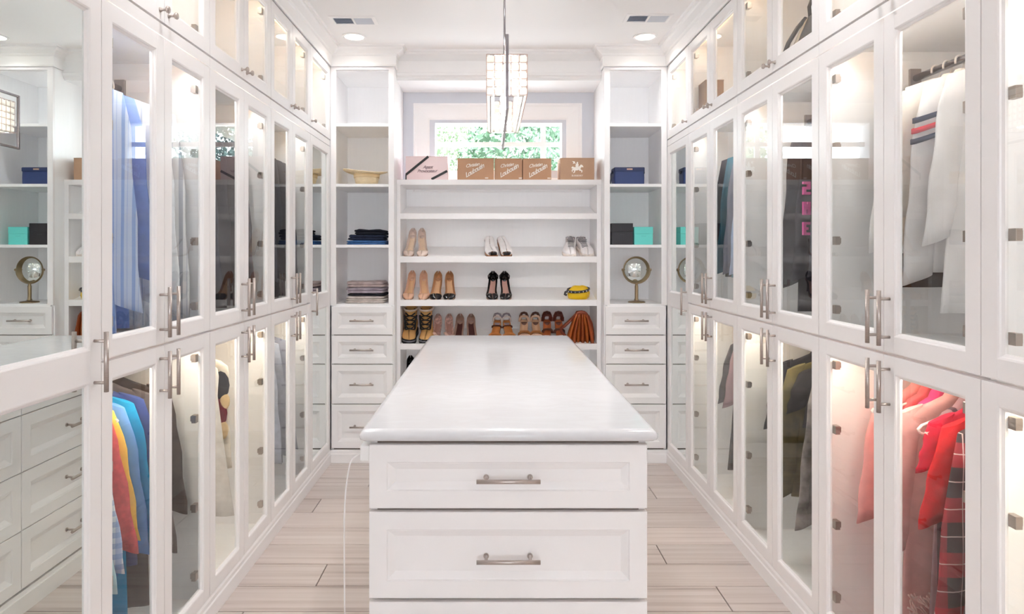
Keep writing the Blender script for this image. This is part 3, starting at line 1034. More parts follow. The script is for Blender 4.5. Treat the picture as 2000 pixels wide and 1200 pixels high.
# -- left, nearest wardrobe, upper half: blue and white shirts
stripe_b = bands('blue_stripe_cotton', (206, 218, 240), [(.0, .3, (150, 178, 226)), (.55, .62, (176, 196, 232))], 'X', .034)
stripe_w = bands('white_stripe_cotton', (240, 240, 242), [(.0, .18, (196, 204, 216))], 'X', .030)
stripe_g = bands('grey_stripe_cotton', (236, 236, 238), [(.0, .28, (178, 182, 192)), (.5, .6, (210, 212, 220))], 'X', .052)
garment('dress_shirt', 'pale blue striped shirt', 'shirt', -1, 2.20, ZM, stripe_b, .205, .88, .70, .10, collar=mk((240, 232, 222)), seed=1, rz=.10)
garment('dress_shirt', 'mid-blue cotton shirt behind the pale striped one', 'shirt', -1, 2.29, ZM, mk((146, 172, 228)), .20, .86, .60, .08, seed=2, rz=.06)
garment('dress_shirt', 'white shirt with fine blue lines', 'shirt', -1, 2.38, ZM, stripe_w, .205, .86, .70, .06, seed=3, rz=.14)
garment('dress_shirt', 'plain white shirt in the left wardrobe', 'shirt', -1, 2.47, ZM, mk((238, 240, 244)), .21, .88, .72, .07, seed=4, rz=.05)
garment('dress_shirt', 'white shirt with broad grey stripes', 'shirt', -1, 2.555, ZM, stripe_g, .215, .88, .76, .09, seed=5, rz=.08)
# -- left, nearest wardrobe, lower half
check = plaid('blue_check_cotton', (226, 230, 238), [('X', .034, [(.0, .5, (122, 150, 206), .55)]), ('Z', .034, [(.0, .5, (122, 150, 206), .55)])])
garment('polo_shirt', 'pale aqua polo shirt, longest of the front ones', 'shirt', -1, 2.05, ZL, mk((190, 222, 232)), .17, .66, .50, .11, seed=11, rz=.1)
garment('casual_shirt', 'shirt in small blue and white checks', 'shirt', -1, 2.10, ZL, check, .17, .58, .46, .11, seed=12, rz=.1)
garment('polo_shirt', 'coral red linen polo shirt', 'shirt', -1, 2.175, ZL, cloth('coral_linen', (214, 92, 96), .22, 60), .17, .56, .43, .12, seed=13, rz=.1, hw=.215)
garment('polo_shirt', 'yellow shirt just behind the coral red one', 'shirt', -1, 2.213, ZL, mk((246, 206, 96)), .17, .52, .40, .062, seed=14, rz=.1, hw=.215)
garment('casual_shirt', 'cornflower blue shirt behind the yellow one', 'shirt', -1, 2.262, ZL, mk((106, 156, 222)), .18, .64, .47, .10, seed=15, rz=.1, hw=.215)
garment('casual_shirt', 'long-sleeved teal blue shirt', 'shirt', -1, 2.32, ZL, mk((18, 146, 196)), .18, .82, .48, .10, collar=mk((150, 196, 190)), seed=16, rz=.1)
garment('casual_shirt', 'navy shirt behind the teal one', 'shirt', -1, 2.385, ZL, mk((58, 74, 132)), .18, .66, .50, .08, seed=17)
garment('casual_shirt', 'charcoal grey shirt beside the brown coat', 'shirt', -1, 2.445, ZL, mk((96, 88, 88)), .19, .84, .55, .06, seed=18, hang=BPL)
garment('winter_coat', 'dark brown coat with a mottled hem', 'coat', -1, 2.53, ZL, cloth('brown_wool', (66, 54, 50), .45, 26), .20, .52, .44, .085, seed=19, hang=BPL, rz=.08)
# -- left, middle wardrobe
for i, (yy, c, nm) in enumerate([(2.86, (54, 56, 70), 'slate blue suit jacket'), (3.0, (62, 58, 66), 'charcoal suit jacket'), (3.13, (70, 66, 70), 'dark grey wool coat'), (3.26, (84, 80, 86), 'mid grey overcoat')]):
    garment('suit_jacket' if i < 2 else 'wool_coat', nm + ' in the middle left wardrobe', 'jacket' if i < 2 else 'coat', -1, yy, ZM, mk(c), .205, .86, .66, .09, seed=30 + i, collar=mk((30, 30, 36)) if i else mk((150, 132, 112)), hang=BPL, rz=.07)
def print_blots(t, half, length, flare):
    rnd = random.Random(4)
    for (x, z, r, c) in ((half * .86, -.16, .052, 'k'), (half * .80, -.29, .056, 'r'), (half * .1, -.2, .05, 'k'), (half * .95, -.235, .03, 't'), (half * .9, -.37, .035, 't')):
        m = M(); rr = []
        for q, yy in ((1.0, .0), (1.0, -.0035), (.75, -.005)):
            rr.append([(x + r * q * cos(2 * pi * j / 12) * .8, -.030 + yy, z + r * q * 1.3 * sin(2 * pi * j / 12)) for j in range(12)])
        m.rings(rr)
        build('printed_patch', m, mk({'k': (34, 36, 42), 'r': (120, 30, 46), 't': (222, 196, 150)}[c]), t)
garment('print_blouse', 'cream blouse with dark oval print patches', 'blouse', -1, 3.15, ZL, mk((236, 228, 216)), .22, .56, 0, 0, seed=40, extra=print_blots, rz=.15)
garment('long_dress', 'plain white dress hanging beside the printed blouse', 'dress', -1, 3.08, ZL, mk((236, 234, 232)), .20, .76, 0, 0, hem=.27, seed=41, rz=.12)
# -- left, far wardrobe
for i, (yy, c, nm) in enumerate([(3.62, (48, 50, 66), 'navy blazer'), (3.76, (56, 54, 62), 'dark slate blazer'), (3.88, (60, 58, 64), 'anthracite blazer with tan lining collar'), (4.01, (76, 74, 80), 'long grey blazer')]):
    garment('blazer', nm + ' in the far left wardrobe', 'jacket', -1, yy, ZM, mk(c), .21, .86, .66, .08, seed=50 + i, collar=mk((176, 152, 128)) if i == 2 else mk((40, 40, 48)), hang=BPL, rz=.06)
for i, (yy, c, nm) in enumerate([(3.70, (178, 184, 200), 'pale grey-blue shirt'), (3.84, (156, 162, 178), 'steel grey shirt'), (3.99, (132, 136, 152), 'dusty blue-grey dress shirt')]):
    garment('casual_shirt', nm + ' in the far left wardrobe', 'shirt', -1, yy, ZL, mk(c, .2), .20, .80, .62, .08, seed=60 + i, collar=mk((112, 116, 132)), rz=.08)

# -- right, nearest whole wardrobe, upper half: white clothes
WC = cloth('white_denim', (240, 239, 240), .06, 14)
WC2 = cloth('ivory_cotton', (240, 234, 226), .06, 14)
def arm_bands(t, half, length, flare):
    q = -1
    for z, c in ((-.165, (38, 46, 72)), (-.198, (206, 52, 66)), (-.231, (38, 46, 72))):
        u = (-z - .085) / .60
        cxp = q * (half * .90 + (flare + .02) * (u ** .8) + .01)
        m = M(); rr = []
        for r_, dz in ((1.0, -.008), (1.09, -.008), (1.09, .008), (1.0, .008)):
            rr.append([(cxp + .066 * r_ * (1 - .22 * u) * cos(2 * pi * j / 20), .030 * r_ * sin(2 * pi * j / 20), z + dz - q * cos(2 * pi * j / 20) * .066 * .35) for j in range(20)])
        m.rings(rr, close=True)
        build('sleeve_band', m, mk(c), t, label='navy stripe round the sleeve' if c[0] < 100 else 'red stripe round the sleeve')
def pocket_patch(t, half, length, flare):
    m = M()
    m.rects(lambda d, u, v: (u, -.030 + d, v), -half * .95, -half * .2, -.30, -.15, [(0, .012), (0, 0), (.004, -.003)])
    build('chest_pocket', m, mk((214, 220, 230)), t)
    m = M(); m.tube([(-half * .99, -.026, -.1), (-half * .6, -.035, -.125), (-half * .3, -.035, -.15), (-half * .2, -.034, -.2), (-half * .2, -.034, -.3)], .005, 6)
    build('navy_piping', m, mk((50, 58, 84)), t)
garment('white_jacket', 'white jacket with navy and red bands round the sleeve', 'jacket', 1, 2.1, ZM, WC, .185, .66, .60, .05, seed=70, extra=arm_bands, sl_w=.066, rz=.22, collar=WC)
garment('white_shirt', 'white shirt with a pale grey-blue pocket and navy piping', 'shirt', 1, 2.175, ZM, WC2, .20, .62, .40, .05, seed=71, extra=pocket_patch, rz=.12)
garment('white_blouse', 'short white blouse with a flounced hem, nearest the glass edge', 'blouse', 1, 2.02, ZM, WC, .17, .78, .48, .06, hem=.23, seed=72, rz=.1)
garment('white_shirt', 'ivory shirt behind the one with the pocket', 'shirt', 1, 2.235, ZM, cloth('cream_linen', (242, 232, 220), .08, 14), .185, .66, .5, .05, seed=73, rz=.1)
garment('white_shirt', 'white shirt hung in front of the dark brown one', 'shirt', 1, 2.295, ZM, WC, .185, .60, .5, .05, seed=74, rz=.1)
garment('dark_shirt', 'dark brown top with only its hem showing below the white shirts', 'shirt', 1, 2.355, ZM, cloth('espresso', (52, 40, 38), .2), .18, .72, 0, .05, seed=75, rz=.05)
# -- right, same wardrobe, lower half: pink and red
fur = cloth('pink_fur', (236, 206, 200), .3, 40)
def fur_hem(t, half, length, flare):
    m = M(); rnd = random.Random(5)
    for _ in range(900):
        x = rnd.uniform(-half * 1.05, half * 1.05); z = -length + rnd.uniform(-.02, .13); sd = rnd.choice((-1, 1))
        p = Vector((x, sd * rnd.uniform(.015, .035), z))
        d = Vector((rnd.gauss(0, .3), sd * .7, rnd.gauss(-.5, .4))).normalized() * rnd.uniform(.02, .04)
        e = d.orthogonal().normalized() * .004
        f_ = d.cross(e).normalized() * .004
        m.add([p + e, p - e * .5 + f_, p - e * .5 - f_, p + d], [(0, 1, 3), (1, 2, 3), (2, 0, 3), (2, 1, 0)])
    build('fur_hem', m, fur, t, label='fluffy pale pink fur hem', normals=False)['kind'] = 'stuff'
tart = plaid('red_black_tartan', (66, 56, 62), [('X', .16, [(.0, .45, (190, 40, 58), .45)]), ('Z', .16, [(.0, .45, (190, 40, 58), .55)]), ('X', .08, [(.46, .50, (236, 226, 228), .7)]), ('Z', .08, [(.46, .50, (236, 226, 228), .75)])])
garment('tartan_shirt', 'long black and red tartan shirt with white lines', 'shirt', 1, 1.97, ZL, tart, .175, .84, .72, .07, seed=80, rz=.12)
garment('red_blouse', 'crimson blouse nearest the glass edge', 'blouse', 1, 1.9, ZL, cloth('crimson', (196, 28, 60), .2), .15, .80, .70, .03, seed=81, rz=.1)
garment('red_shirt', 'bright red short-sleeved shirt', 'shirt', 1, 2.04, ZL, cloth('bright_red', (222, 34, 46), .12), .17, .60, .27, .06, seed=82, rz=.12)
garment('sleeveless_blouse', 'raspberry red sleeveless top under a white hanger', 'shirt', 1, 2.105, ZL, cloth('raspberry', (206, 36, 70), .15), .165, .34, .12, .03, seed=83, rz=.12, hw=.215)
garment('grey_dress', 'dusky mauve dress with dark pleats', 'dress', 1, 2.15, ZL, bands('mauve_pleats', (168, 140, 150), [(0, .3, (92, 72, 84))], 'X', .05), .15, .72, 0, 0, hem=.17, seed=84, rz=.1, hw=.21)
garment('pink_dress', 'long pale pink dress with a fluffy hem', 'dress', 1, 2.225, ZL, cloth('blush', (236, 188, 186), .08), .20, .78, .44, .03, hem=.225, seed=85, extra=fur_hem, rz=.14)
garment('pink_blouse', 'hot pink top among the pink clothes', 'blouse', 1, 2.285, ZL, cloth('hot_pink', (240, 84, 150), .1), .135, .46, 0, .0, seed=86, rz=.1, hw=.205)
garment('pink_blouse', 'coral pink top among the pink clothes', 'blouse', 1, 2.342, ZL, cloth('coral_pink', (244, 120, 124), .1), .14, .5, 0, .0, seed=87, rz=.1, hw=.205)
garment('pink_blouse', 'rose pink shirt at the far end of the pink clothes', 'blouse', 1, 2.4, ZL, cloth('rose_pink', (240, 168, 164), .08), .17, .56, .40, .045, seed=88, rz=.1, hw=.215)

# -- right, second wardrobe
def pink_letters(t, half, length, flare):
    G_ = {'2': ['111', '001', '111', '100', '111'], 'N': ['101', '111', '111', '101', '101'], 'E': ['111', '100', '110', '100', '111']}
    z = -.30
    for L in '2NE':
        m = M()
        for r, row_ in enumerate(G_[L]):
            for c_, q in enumerate(row_):
                if q == '1':
                    m.box(-half - .070 + c_ * .010, -half - .070 + c_ * .010 + .0128, -.040, -.030, z - r * .011 - .0108, z - r * .011)
        build('printed_letter', m, mk((240, 92, 172), .02), t, label='hot pink printed letter')
        z -= .085
garment('dark_hoodie', 'black hooded sweatshirt with hot pink lettering down the sleeve', 'sweatshirt', 1, 2.86, ZM, mk((52, 50, 58)), .20, .74, .62, .07, seed=90, extra=pink_letters, hang=BPL, rz=.05)
garment('wool_coat', 'dark grey wool coat behind the black sweatshirt', 'coat', 1, 2.98, ZM, mk((70, 68, 76)), .20, .86, .66, .06, seed=91, hang=BPL)
garment('wool_coat', 'slate coat nearest the glass in the second right wardrobe', 'coat', 1, 2.76, ZM, mk((84, 84, 94)), .18, .84, .6, .04, seed=92, hang=BPL)
tie = mat('grey_tie_dye', (150, 142, 140), .9, 0, .75, 16, .2, 300)
garment('tie_dye_dress', 'long grey and white tie-dyed dress', 'dress', 1, 2.83, ZL, tie, .175, .80, .60, .10, seed=93, rz=.1)
garment('cotton_cardigan', 'short black cardigan in front of the olive jacket', 'shirt', 1, 2.94, ZL, mk((34, 32, 34)), .20, .30, .14, .03, seed=94, rz=.05, hw=.225)
garment('olive_jacket', 'olive khaki jacket with a dark collar', 'jacket', 1, 3.04, ZL, cloth('olive', (110, 100, 62), .35, 24), .20, .64, .55, .06, seed=95, collar=mk((44, 36, 34)), hw=.225)
garment('cotton_cardigan', 'black cardigan at the back of the tie-dye group', 'shirt', 1, 3.15, ZL, mk((40, 40, 46)), .205, .36, .26, .05, seed=96, hang=BPL)
garment('grey_shirt', 'mottled charcoal shirt at the near end of the tie-dye group', 'shirt', 1, 2.74, ZL, mat('charcoal_mottle', (96, 92, 92), .9, 0, .6, 20), .17, .62, .5, .06, seed=97)
# -- right, third wardrobe
for i, (yy, c, nm, cat) in enumerate([(3.60, (168, 184, 214), 'pale blue raincoat', 'coat'), (3.70, (120, 122, 140), 'blue-grey long coat', 'coat'), (3.80, (58, 112, 132), 'teal blue coat', 'coat'), (3.90, (56, 54, 62), 'black overcoat with a red tab', 'coat')]):
    garment('long_coat', nm + ' in the third right wardrobe', cat, 1, yy, ZM, mk(c), .20, .74, .62, .06, seed=100 + i, rz=.04, hang=BPL,
            extra=(lambda t, h, l, f: build('red_tab', M().box(-h * .9, -h * .7, -.034, -.028, -.17, -.13), mk((232, 84, 76)), t)) if i == 3 else None)
garment('mauve_blouse', 'mauve blouse in the third right wardrobe', 'blouse', 1, 3.74, ZL, mk((152, 124, 130)), .18, .36, .30, .05, seed=110, hw=.215)
garment('dark_dress', 'black and grey patterned dress in the third right wardrobe', 'dress', 1, 3.84, ZL, mat('black_grey_print', (70, 68, 74), .9, 0, .8, 24), .17, .78, .3, .05, hem=.22, seed=111)

# ------------------------------------------------------------------ things in the upper cabinets
bagm = mat('charcoal_leather', (74, 70, 74), .5, 0, .1, 20)
t = thing('handbag', (1.49, 2.95, 2.2685), 'charcoal leather handbag with a top handle and pale trim in the right upper cabinet', 'bag', local=True)
m = M()
rr = []
for z, hx, hy in ((0, .16, .07), (.004, .172, .078), (.08, .160, .07), (.16, .128, .052), (.235, .092, .03), (.25, .080, .02)):
    rr.append([(hx * math.copysign(abs(cos(a)) ** .5, cos(a)), hy * math.copysign(abs(sin(a)) ** .6, sin(a)), z) for a in [2 * pi * j / 28 for j in range(28)]])
m.rings(rr); build('bag_body', m, bagm, t)
m = M(); m.tube([(-.075 + .0, 0, .235), (-.08, 0, .29), (-.066, 0, .330), (-.03, 0, .345), (.03, 0, .345), (.066, 0, .330), (.08, 0, .29), (.075, 0, .235)], .008, 8); build('handle', m, mat('black_leather', (40, 38, 40), .45), t)
for q in (-1, 1):
    m = M(); m.tube([(q * .178, -.03, .01), (q * .166, -.03, .08), (q * .134, -.024, .16), (q * .098, -.014, .235)], .006, 6); build('side_trim', m, mat('cream_leather', (222, 208, 186), .5), t)
m = M(); m.tube([(-.19, .0, .02), (-.21, -.03, .05), (-.185, -.03, .12), (-.14, -.02, .19), (-.10, -.01, .235)], .010, 8); build('shoulder_strap', m, mat('black_leather', (40, 38, 40), .45), t)
m = M(); m.box(1.285, 1.392, 3.98, 4.12, 2.2685, 2.50)
t = thing('storage_box', (1.335, 4.05, 2.2685), 'small brown cardboard box inside the right upper cabinet', 'box')
build('box_body', m, mat('kraft_brown', (168, 128, 88), .8, 0, .06, 12), t, bevel=.002)
m = M(); m.box(1.283, 1.394, 3.978, 4.122, 2.5004, 2.502); build('lid', m, mat('kraft_brown', (168, 128, 88), .8), t)
# ------------------------------------------------------------------ shoes on the slanted shelves
def sstep(a, b, x):
    u = max(0, min(1, (x - a) / (b - a))); return u * u * (3 - 2 * u)
def lerp_tab(tab, t):
    for (a, va), (b, vb) in zip(tab, tab[1:]):
        if t <= b: return va + (vb - va) * ((t - a) / (b - a))
    return tab[-1][1]

def shell(L, heel, wid, wall, open_t, t0=0.0, t1=1.0, grow=0.0, n=26, opening=1.25, side=1, thick=.0035):
    """upper of a shoe: toe towards -y, open on top until open_t; double walled"""
    m = M(); out = []; inn = []
    S = 26
    for i in range(S + 1):
        t = t0 + (t1 - t0) * i / S
        h = heel * (1 - sstep(0.02, .66, t))
        w = lerp_tab(wid, t) + grow
        c = lerp_tab(wall, t) + grow
        op = opening * (1 - sstep(open_t - .12, open_t, t)) * sstep(-.02, .12, t) + .02
        y = L * (.5 - t) - (grow * 1.5 if t > .9 else 0)
        xo = side * .010 * sin(pi * min(1, max(0, (t - .25) / .75)))
        def ring(k):
            o = []
            for j in range(n + 1):
                a = op + (2 * pi - 2 * op) * j / n
                x = (w - k) * math.copysign(abs(sin(a)) ** .85, sin(a))
                z = h + c * .5 + (c * .5 - k) * cos(a)
                if cos(a) < 0: z = h + k + max(0, (c * .5) * (1 + cos(a) * 1.15))
                o.append((x + xo, y, z + .002))
            return o
        out.append(ring(0)); inn.append(ring(thick))
        if i == 0 and t0 == 0:
            inn[0] = [(xo, y, h + c * .5)] * len(inn[0])
    rings_ = [a + b[::-1] for a, b in zip(out, inn)]
    m.rings(rings_, cap0=True, cap1=True)
    return m

def footbed(L, heel, wid, k=.82, t0=.02, t1=.93, z=.004, th=.004, side=1):
    m = M(); rr = []
    for i in range(17):
        t = t0 + (t1 - t0) * i / 16
        h = heel * (1 - sstep(0.02, .66, t)) + z
        w = lerp_tab(wid, t) * k
        y = L * (.5 - t)
        xo = side * .010 * sin(pi * min(1, max(0, (t - .25) / .75)))
        rr.append([(-w + xo, y, h), (w + xo, y, h), (w * .97 + xo, y, h + th), (xo, y, h + th * .6), (-w * .97 + xo, y, h + th)])
    return m.rings(rr)

def heelblock(L, heel, top, bot, lean=.010):
    m = M(); rr = []
    for z, r, dy in ((.0005, bot, lean), (heel * .3, bot * 1.08, lean * .9), (heel * .75, (top + bot) / 2, lean * .3), (heel + .006, top, 0)):
        rr.append([(r * cos(2 * pi * j / 12), L * .5 - top - .004 + dy + r * 1.1 * sin(2 * pi * j / 12) - .004, z) for j in range(12)])
    return m.rings(rr)

W_PUMP = [(0, .020), (.06, .028), (.2, .031), (.45, .031), (.7, .042), (.85, .037), (.95, .022), (1.0, .006)]
W_ROUND = [(0, .022), (.06, .030), (.2, .033), (.45, .034), (.7, .044), (.86, .043), (.95, .032), (1.0, .012)]
C_PUMP = [(0, .058), (.2, .046), (.5, .030), (.7, .036), (.85, .036), (1.0, .014)]
C_SNEAK = [(0, .082), (.2, .075), (.4, .080), (.55, .072), (.8, .052), (.93, .042), (1.0, .02)]

def place(t, k, px, yaw=0.0, back=.0, L=.235):
    """stand a shoe on slanted shelf k at image column px, toe near the lip"""
    f = YS + .030 + back + L / 2 * cos(SLOPE)
    z = LIP[k] - .010 + (f - (YS + .021)) * math.tan(SLOPE) + .0008 - min(min(v.co.z for v in ch.data.vertices) for ch in t.children) / cos(SLOPE)
    t.location = (PX(px, YS + .08), f, z)
    t.rotation_mode = 'ZYX'
    t.rotation_euler = (SLOPE, 0, yaw)

def pump(name, label, group, k, px, main, inner, side=1, heel=.095, toe=None, toe_t=.80, wid=W_PUMP, open_t=.80, yaw=0, sole=None, hb=.007, L=.235, cat='shoe', strap=None, wall=C_PUMP, back=0):
    t = thing(name, (0, 0, 0), label, cat, group, local=True)
    build('upper', shell(L, heel, wid, wall, open_t, side=side), main, t)
    build('insole', footbed(L, heel, wid, side=side), inner, t)
    if heel > .01:
        build('heel', heelblock(L, heel, .020, hb), main, t)
    m = footbed(L, heel, wid, .93, .0, .985, -.0005, .003, side)
    build('sole', m, sole or mat('shoe_sole_tan', (150, 112, 84), .6), t)
    if toe:
        build('toe_cap', shell(L, heel, wid, wall, open_t - .3, toe_t, 1.0, grow=.0012, side=side), toe, t)
    if strap:
        m = M(); yy = L * (.5 - .22); h = heel * (1 - sstep(.02, .66, .22))
        m.tube([(-.034, yy, h + .035), (-.036, yy - .004, h + .060), (-.02, yy - .008, h + .082), (0, yy - .010, h + .090), (.02, yy - .008, h + .082), (.036, yy - .004, h + .060), (.034, yy, h + .035)], .0042, 6)
        build('ankle_strap', m, main, t)
        m = M(); m.box(.031 * side - .006, .031 * side + .006, yy - .016, yy - .004, h + .056, h + .068)
        build('buckle', m, strap, t, label='small silver buckle')
    place(t, k, px, yaw, back, L)
    return t

lthr = lambda n, c, r=.35: mat(n, c, r, 0, .06, 30)
PAT = lthr('patent_beige', (222, 202, 190), .15)
PAT_IN = lthr('pale_insole', (232, 206, 178))
NUDE = lthr('nude_leather', (220, 176, 148), .3)
NUDE_IN = lthr('nude_insole', (226, 182, 140))
BLK = lthr('black_patent', (20, 17, 19), .2)
PINKIN = lthr('dusty_pink_insole', (206, 160, 146))
SUED = lthr('sole_beige', (232, 222, 212), .6)

for sd, px in ((-1, 801), (1, 822)):
    pump('court_shoe', 'pale patent court shoe with dusky heel, %s of the pair on the upper left shelf' % ('left' if sd < 0 else 'right'), 'pale patent pumps', 1, px, PAT, PAT_IN, sd, .105, yaw=.05 * sd)
for sd, px in ((-1, 800), (1, 825)):
    pump('court_shoe', 'nude leather court shoe, %s of the pair at the left end of the middle shelf' % ('left' if sd < 0 else 'right'), 'nude pumps', 2, px, NUDE, NUDE_IN, sd, .10, yaw=.03 * sd)
for sd, px in ((-1, 853), (1, 876)):
    pump('cap_toe_shoe', 'tan court shoe with black cap toe, %s one of the pair' % ('left' if sd < 0 else 'right'), 'cap-toe pumps', 2, px, lthr('caramel_leather', (176, 126, 88)), NUDE_IN, sd, .095, toe=BLK, toe_t=.80, wid=W_ROUND)
for sd, px in ((-1, 963), (1, 986)):
    pump('strapped_heel', 'black patent heel with ankle strap and pink insole, %s one of the pair' % ('left' if sd < 0 else 'right'), 'black strapped heels', 2, px, BLK, PINKIN, sd, .095, wid=W_ROUND, strap=mat('silver', (210, 210, 214), .2, 1.0))

def mule(label, px, side):
    L = .225; heel = .075
    t = thing('peep_toe_mule', (0, 0, 0), label, 'shoe', 'white peep-toe mules', local=True)
    wid = [(0, .030), (.2, .034), (.45, .037), (.7, .044), (.86, .043), (.95, .034), (1.0, .016)]
    wall = [(0, .03), (.25, .05), (.45, .066), (.7, .056), (.9, .042), (1, .02)]
    build('upper', shell(L, heel, wid, wall, .10, .16, .92, opening=.35, side=side), lthr('white_leather', (246, 242, 242), .4), t)
    build('insole', footbed(L, heel, wid, .95, .0, .985, .001, .006, side), lthr('cognac_insole', (166, 108, 62)), t)
    build('heel', heelblock(L, heel, .027, .022, .0), lthr('stacked_heel', (150, 98, 60)), t)
    m = footbed(L, heel, wid, 1.0, .0, 1.0, -.0035, .004, side); build('sole', m, lthr('dark_sole', (60, 44, 40)), t)
    m = M(); m.box(-.022, .026, -L * .47, -L * .40, .006, .026); build('toe_opening_dark', m, BLK, t, bevel=.006)  # black block paints the dark inside of the open toe
    place(t, 1, px, .18 * 1, L=L)
mule('white leather mule with brown insole, left one of the pair', 959, -1)
mule('white leather mule with brown insole, right one of the pair', 984, 1)

def sneaker(label, px, side, k=1):
    L = .25
    t = thing('sneaker', (0, 0, 0), label, 'shoe', 'white and grey sneakers', local=True)
    wid = [(0, .026), (.08, .034), (.3, .036), (.5, .040), (.72, .049), (.88, .044), (.96, .032), (1.0, .012)]
    build('upper', shell(L, .018, wid, C_SNEAK, .50, opening=1.0, side=side), lthr('white_leather', (232, 226, 226), .4), t)
    build('sole', footbed(L, .004, wid, 1.08, -.015, 1.01, .000, .024, side), lthr('cream_rubber', (236, 226, 218), .6), t)
    m = M(); m.rects(lambda d, u, v: (u, L * (.5 - .36) - d - (v - .04) * .45 + .01, v), -.020, .020, .060, .102, [(0, .008), (0, 0), (.004, -.004)])
    build('tongue', m, lthr('silver_grey', (168, 164, 166), .35), t)
    for i in range(5):
        tt = .44 + i * .065
        y = L * (.5 - tt); z = .018 * (1 - sstep(.02, .66, tt)) + lerp_tab(C_SNEAK, tt) + .004
        m = M(); m.tube([(-.026, y, z - .010), (-.012, y - .004, z), (.012, y + .004, z), (.026, y, z - .010)], .003, 6)
        build('lace', m, lthr('grey_lace', (150, 150, 152), .7), t)
    m = M()
    rr = []
    for q in (1.0, 1.06):
        rr.append([(wid[1][1] * q * sin(a) * 1.02, L * .5 - .026 + .030 * q * cos(a), z) for z in (.03, .095) for a in [(-1.3 + 2.6 * j / 8) * (1 if z < .05 else 1) for j in (range(9) if z < .05 else range(8, -1, -1))]])
    m.rings(rr)
    build('heel_counter', m, lthr('silver_grey', (168, 164, 166), .35), t)
    place(t, k, px, .10 * side, L=L)
sneaker('white sneaker with grey laces, left one of the pair on the upper shelf', 1116, -1)
sneaker('white sneaker with grey laces, right one of the pair on the upper shelf', 1143, 1)

# yellow pouch with a dark studded strap
t = thing('belt_pouch', (0, 0, 0), 'bright yellow pouch wrapped by a dark studded strap on the middle shoe shelf', 'bag', local=True)
m = M(); rr = []
YEL = lthr('yellow_leather', (226, 184, 14), .4)
for z, hx, hy in ((0.001, .060, .040), (.006, .074, .052), (.035, .080, .055), (.065, .072, .046), (.085, .052, .030), (.092, .03, .016)):
    rr.append([(hx * cos(a) + .006 * sin(5 * a), hy * sin(a) * (1 + .08 * sin(4 * a)), z + .004 * sin(3 * a) * (z > .02)) for a in [2 * pi * j / 32 for j in range(32)]])
m.rings(rr); build('pouch_body', m, YEL, t)
m = M(); rr = []
for q, z in ((1.0, .056), (1.10, .056), (1.10, .074), (1.0, .074)):
    rr.append([(.076 * q * cos(a) - .004, .051 * q * sin(a), z + .006 * cos(a)) for a in [2 * pi * j / 32 for j in range(32)]])
m.rings(rr, close=True); st = build('strap', m, lthr('dark_strap', (58, 56, 62), .4), t)
for j in range(9):
    a = pi + pi * (j + .5) / 9
    m = M(); m.sphere((.085 * cos(a) - .004, .058 * sin(a), .065 + .006 * cos(a)), .005, 5); build('stud', m, mat('silver', (210, 210, 214), .2, 1.0), st)
m = M(); m.tube([(-.085, -.02, .06), (-.10, -.03, .055), (-.105, -.03, .04), (-.09, -.035, .035)], .009, 8); build('strap_end', m, lthr('dark_strap', (58, 56, 62), .4), t)
place(t, 2, 1130, 0, .0, L=.11)

# lower shelf: boots, pumps, sandals, slouch bag
def boot(label, px, side):
    L = .25
    TAN = lthr('tan_nubuck', (206, 158, 98), .8)
    t = thing('lace_up_boot', (0, 0, 0), label, 'boot', 'tan lace-up boots', local=True)
    wid = [(0, .034), (.08, .040), (.3, .042), (.5, .044), (.72, .050), (.88, .047), (.96, .036), (1.0, .016)]
    wall = [(0, .10), (.3, .105), (.5, .095), (.75, .066), (.93, .05), (1, .026)]
    build('upper', shell(L, .035, wid, wall, .36, opening=.9, side=side), TAN, t)
    m = M(); rr = []
    for z, hx, hy, yo in ((.11, .040, .050, .055), (.15, .040, .052, .05), (.19, .044, .055, .048), (.215, .050, .060, .046), (.222, .052, .062, .046), (.215, .046, .056, .046), (.15, .036, .046, .05)):
        rr.append([(hx * cos(2 * pi * j / 24), yo - .01 + hy * sin(2 * pi * j / 24), z + .012 * max(0, sin(2 * pi * j / 24))) for j in range(24)])
    m.rings(rr, cap0=False); build('shaft', m, TAN, t)
    m = M(); m.tube([(.051 * cos(2 * pi * j / 20), .036 + .061 * sin(2 * pi * j / 20), .220 + .012 * max(0, sin(2 * pi * j / 20))) for j in range(20)], .008, 8, closed=True); build('padded_collar', m, lthr('stone_suede', (196, 180, 166), .8), t)
    z = 0.001
    for nm, h, c, kk in (('sole', .018, (28, 26, 30), 1.10), ('midsole', .010, (128, 126, 134), 1.06), ('welt', .010, (30, 28, 32), 1.10)):
        build(nm, footbed(L, .004, wid, kk, -.02, 1.02, z, h, side), lthr('boot_%s' % nm, c, .7), t); z += h - .001
    BL = lthr('black_lace', (24, 24, 26), .7)
    for i in range(5):
        zz = .085 + i * .028; yy = -.045 + i * .014 - .018
        m = M(); m.tube([(-.034, yy + .014, zz), (-.012, yy - .006, zz + .012), (.012, yy - .006, zz + .016), (.034, yy + .014, zz + .028)], .0052, 6)
        m.tube([(.034, yy + .014, zz), (.012, yy - .008, zz + .012), (-.012, yy - .008, zz + .016), (-.034, yy + .014, zz + .028)], .0052, 6)
        build('lace', m, BL, t)
    for q in (-1, 1):
        m = M(); m.tube([(q * .034, -.052, .09), (q * .040, -.02, .15), (q * .044, .0, .178)], .007, 6, flat=.5); build('eyelet_facing', m, BL, t)
    place(t, 3, px, 0, L=L)
boot('tan lace-up boot with black laces, left one at the end of the lower shelf', 801, -1)
boot('tan lace-up boot with black laces, right one beside the floral pumps', 831, 1)
FLOR = mat('floral_print', (206, 168, 156), .6, 0, .5, 70)
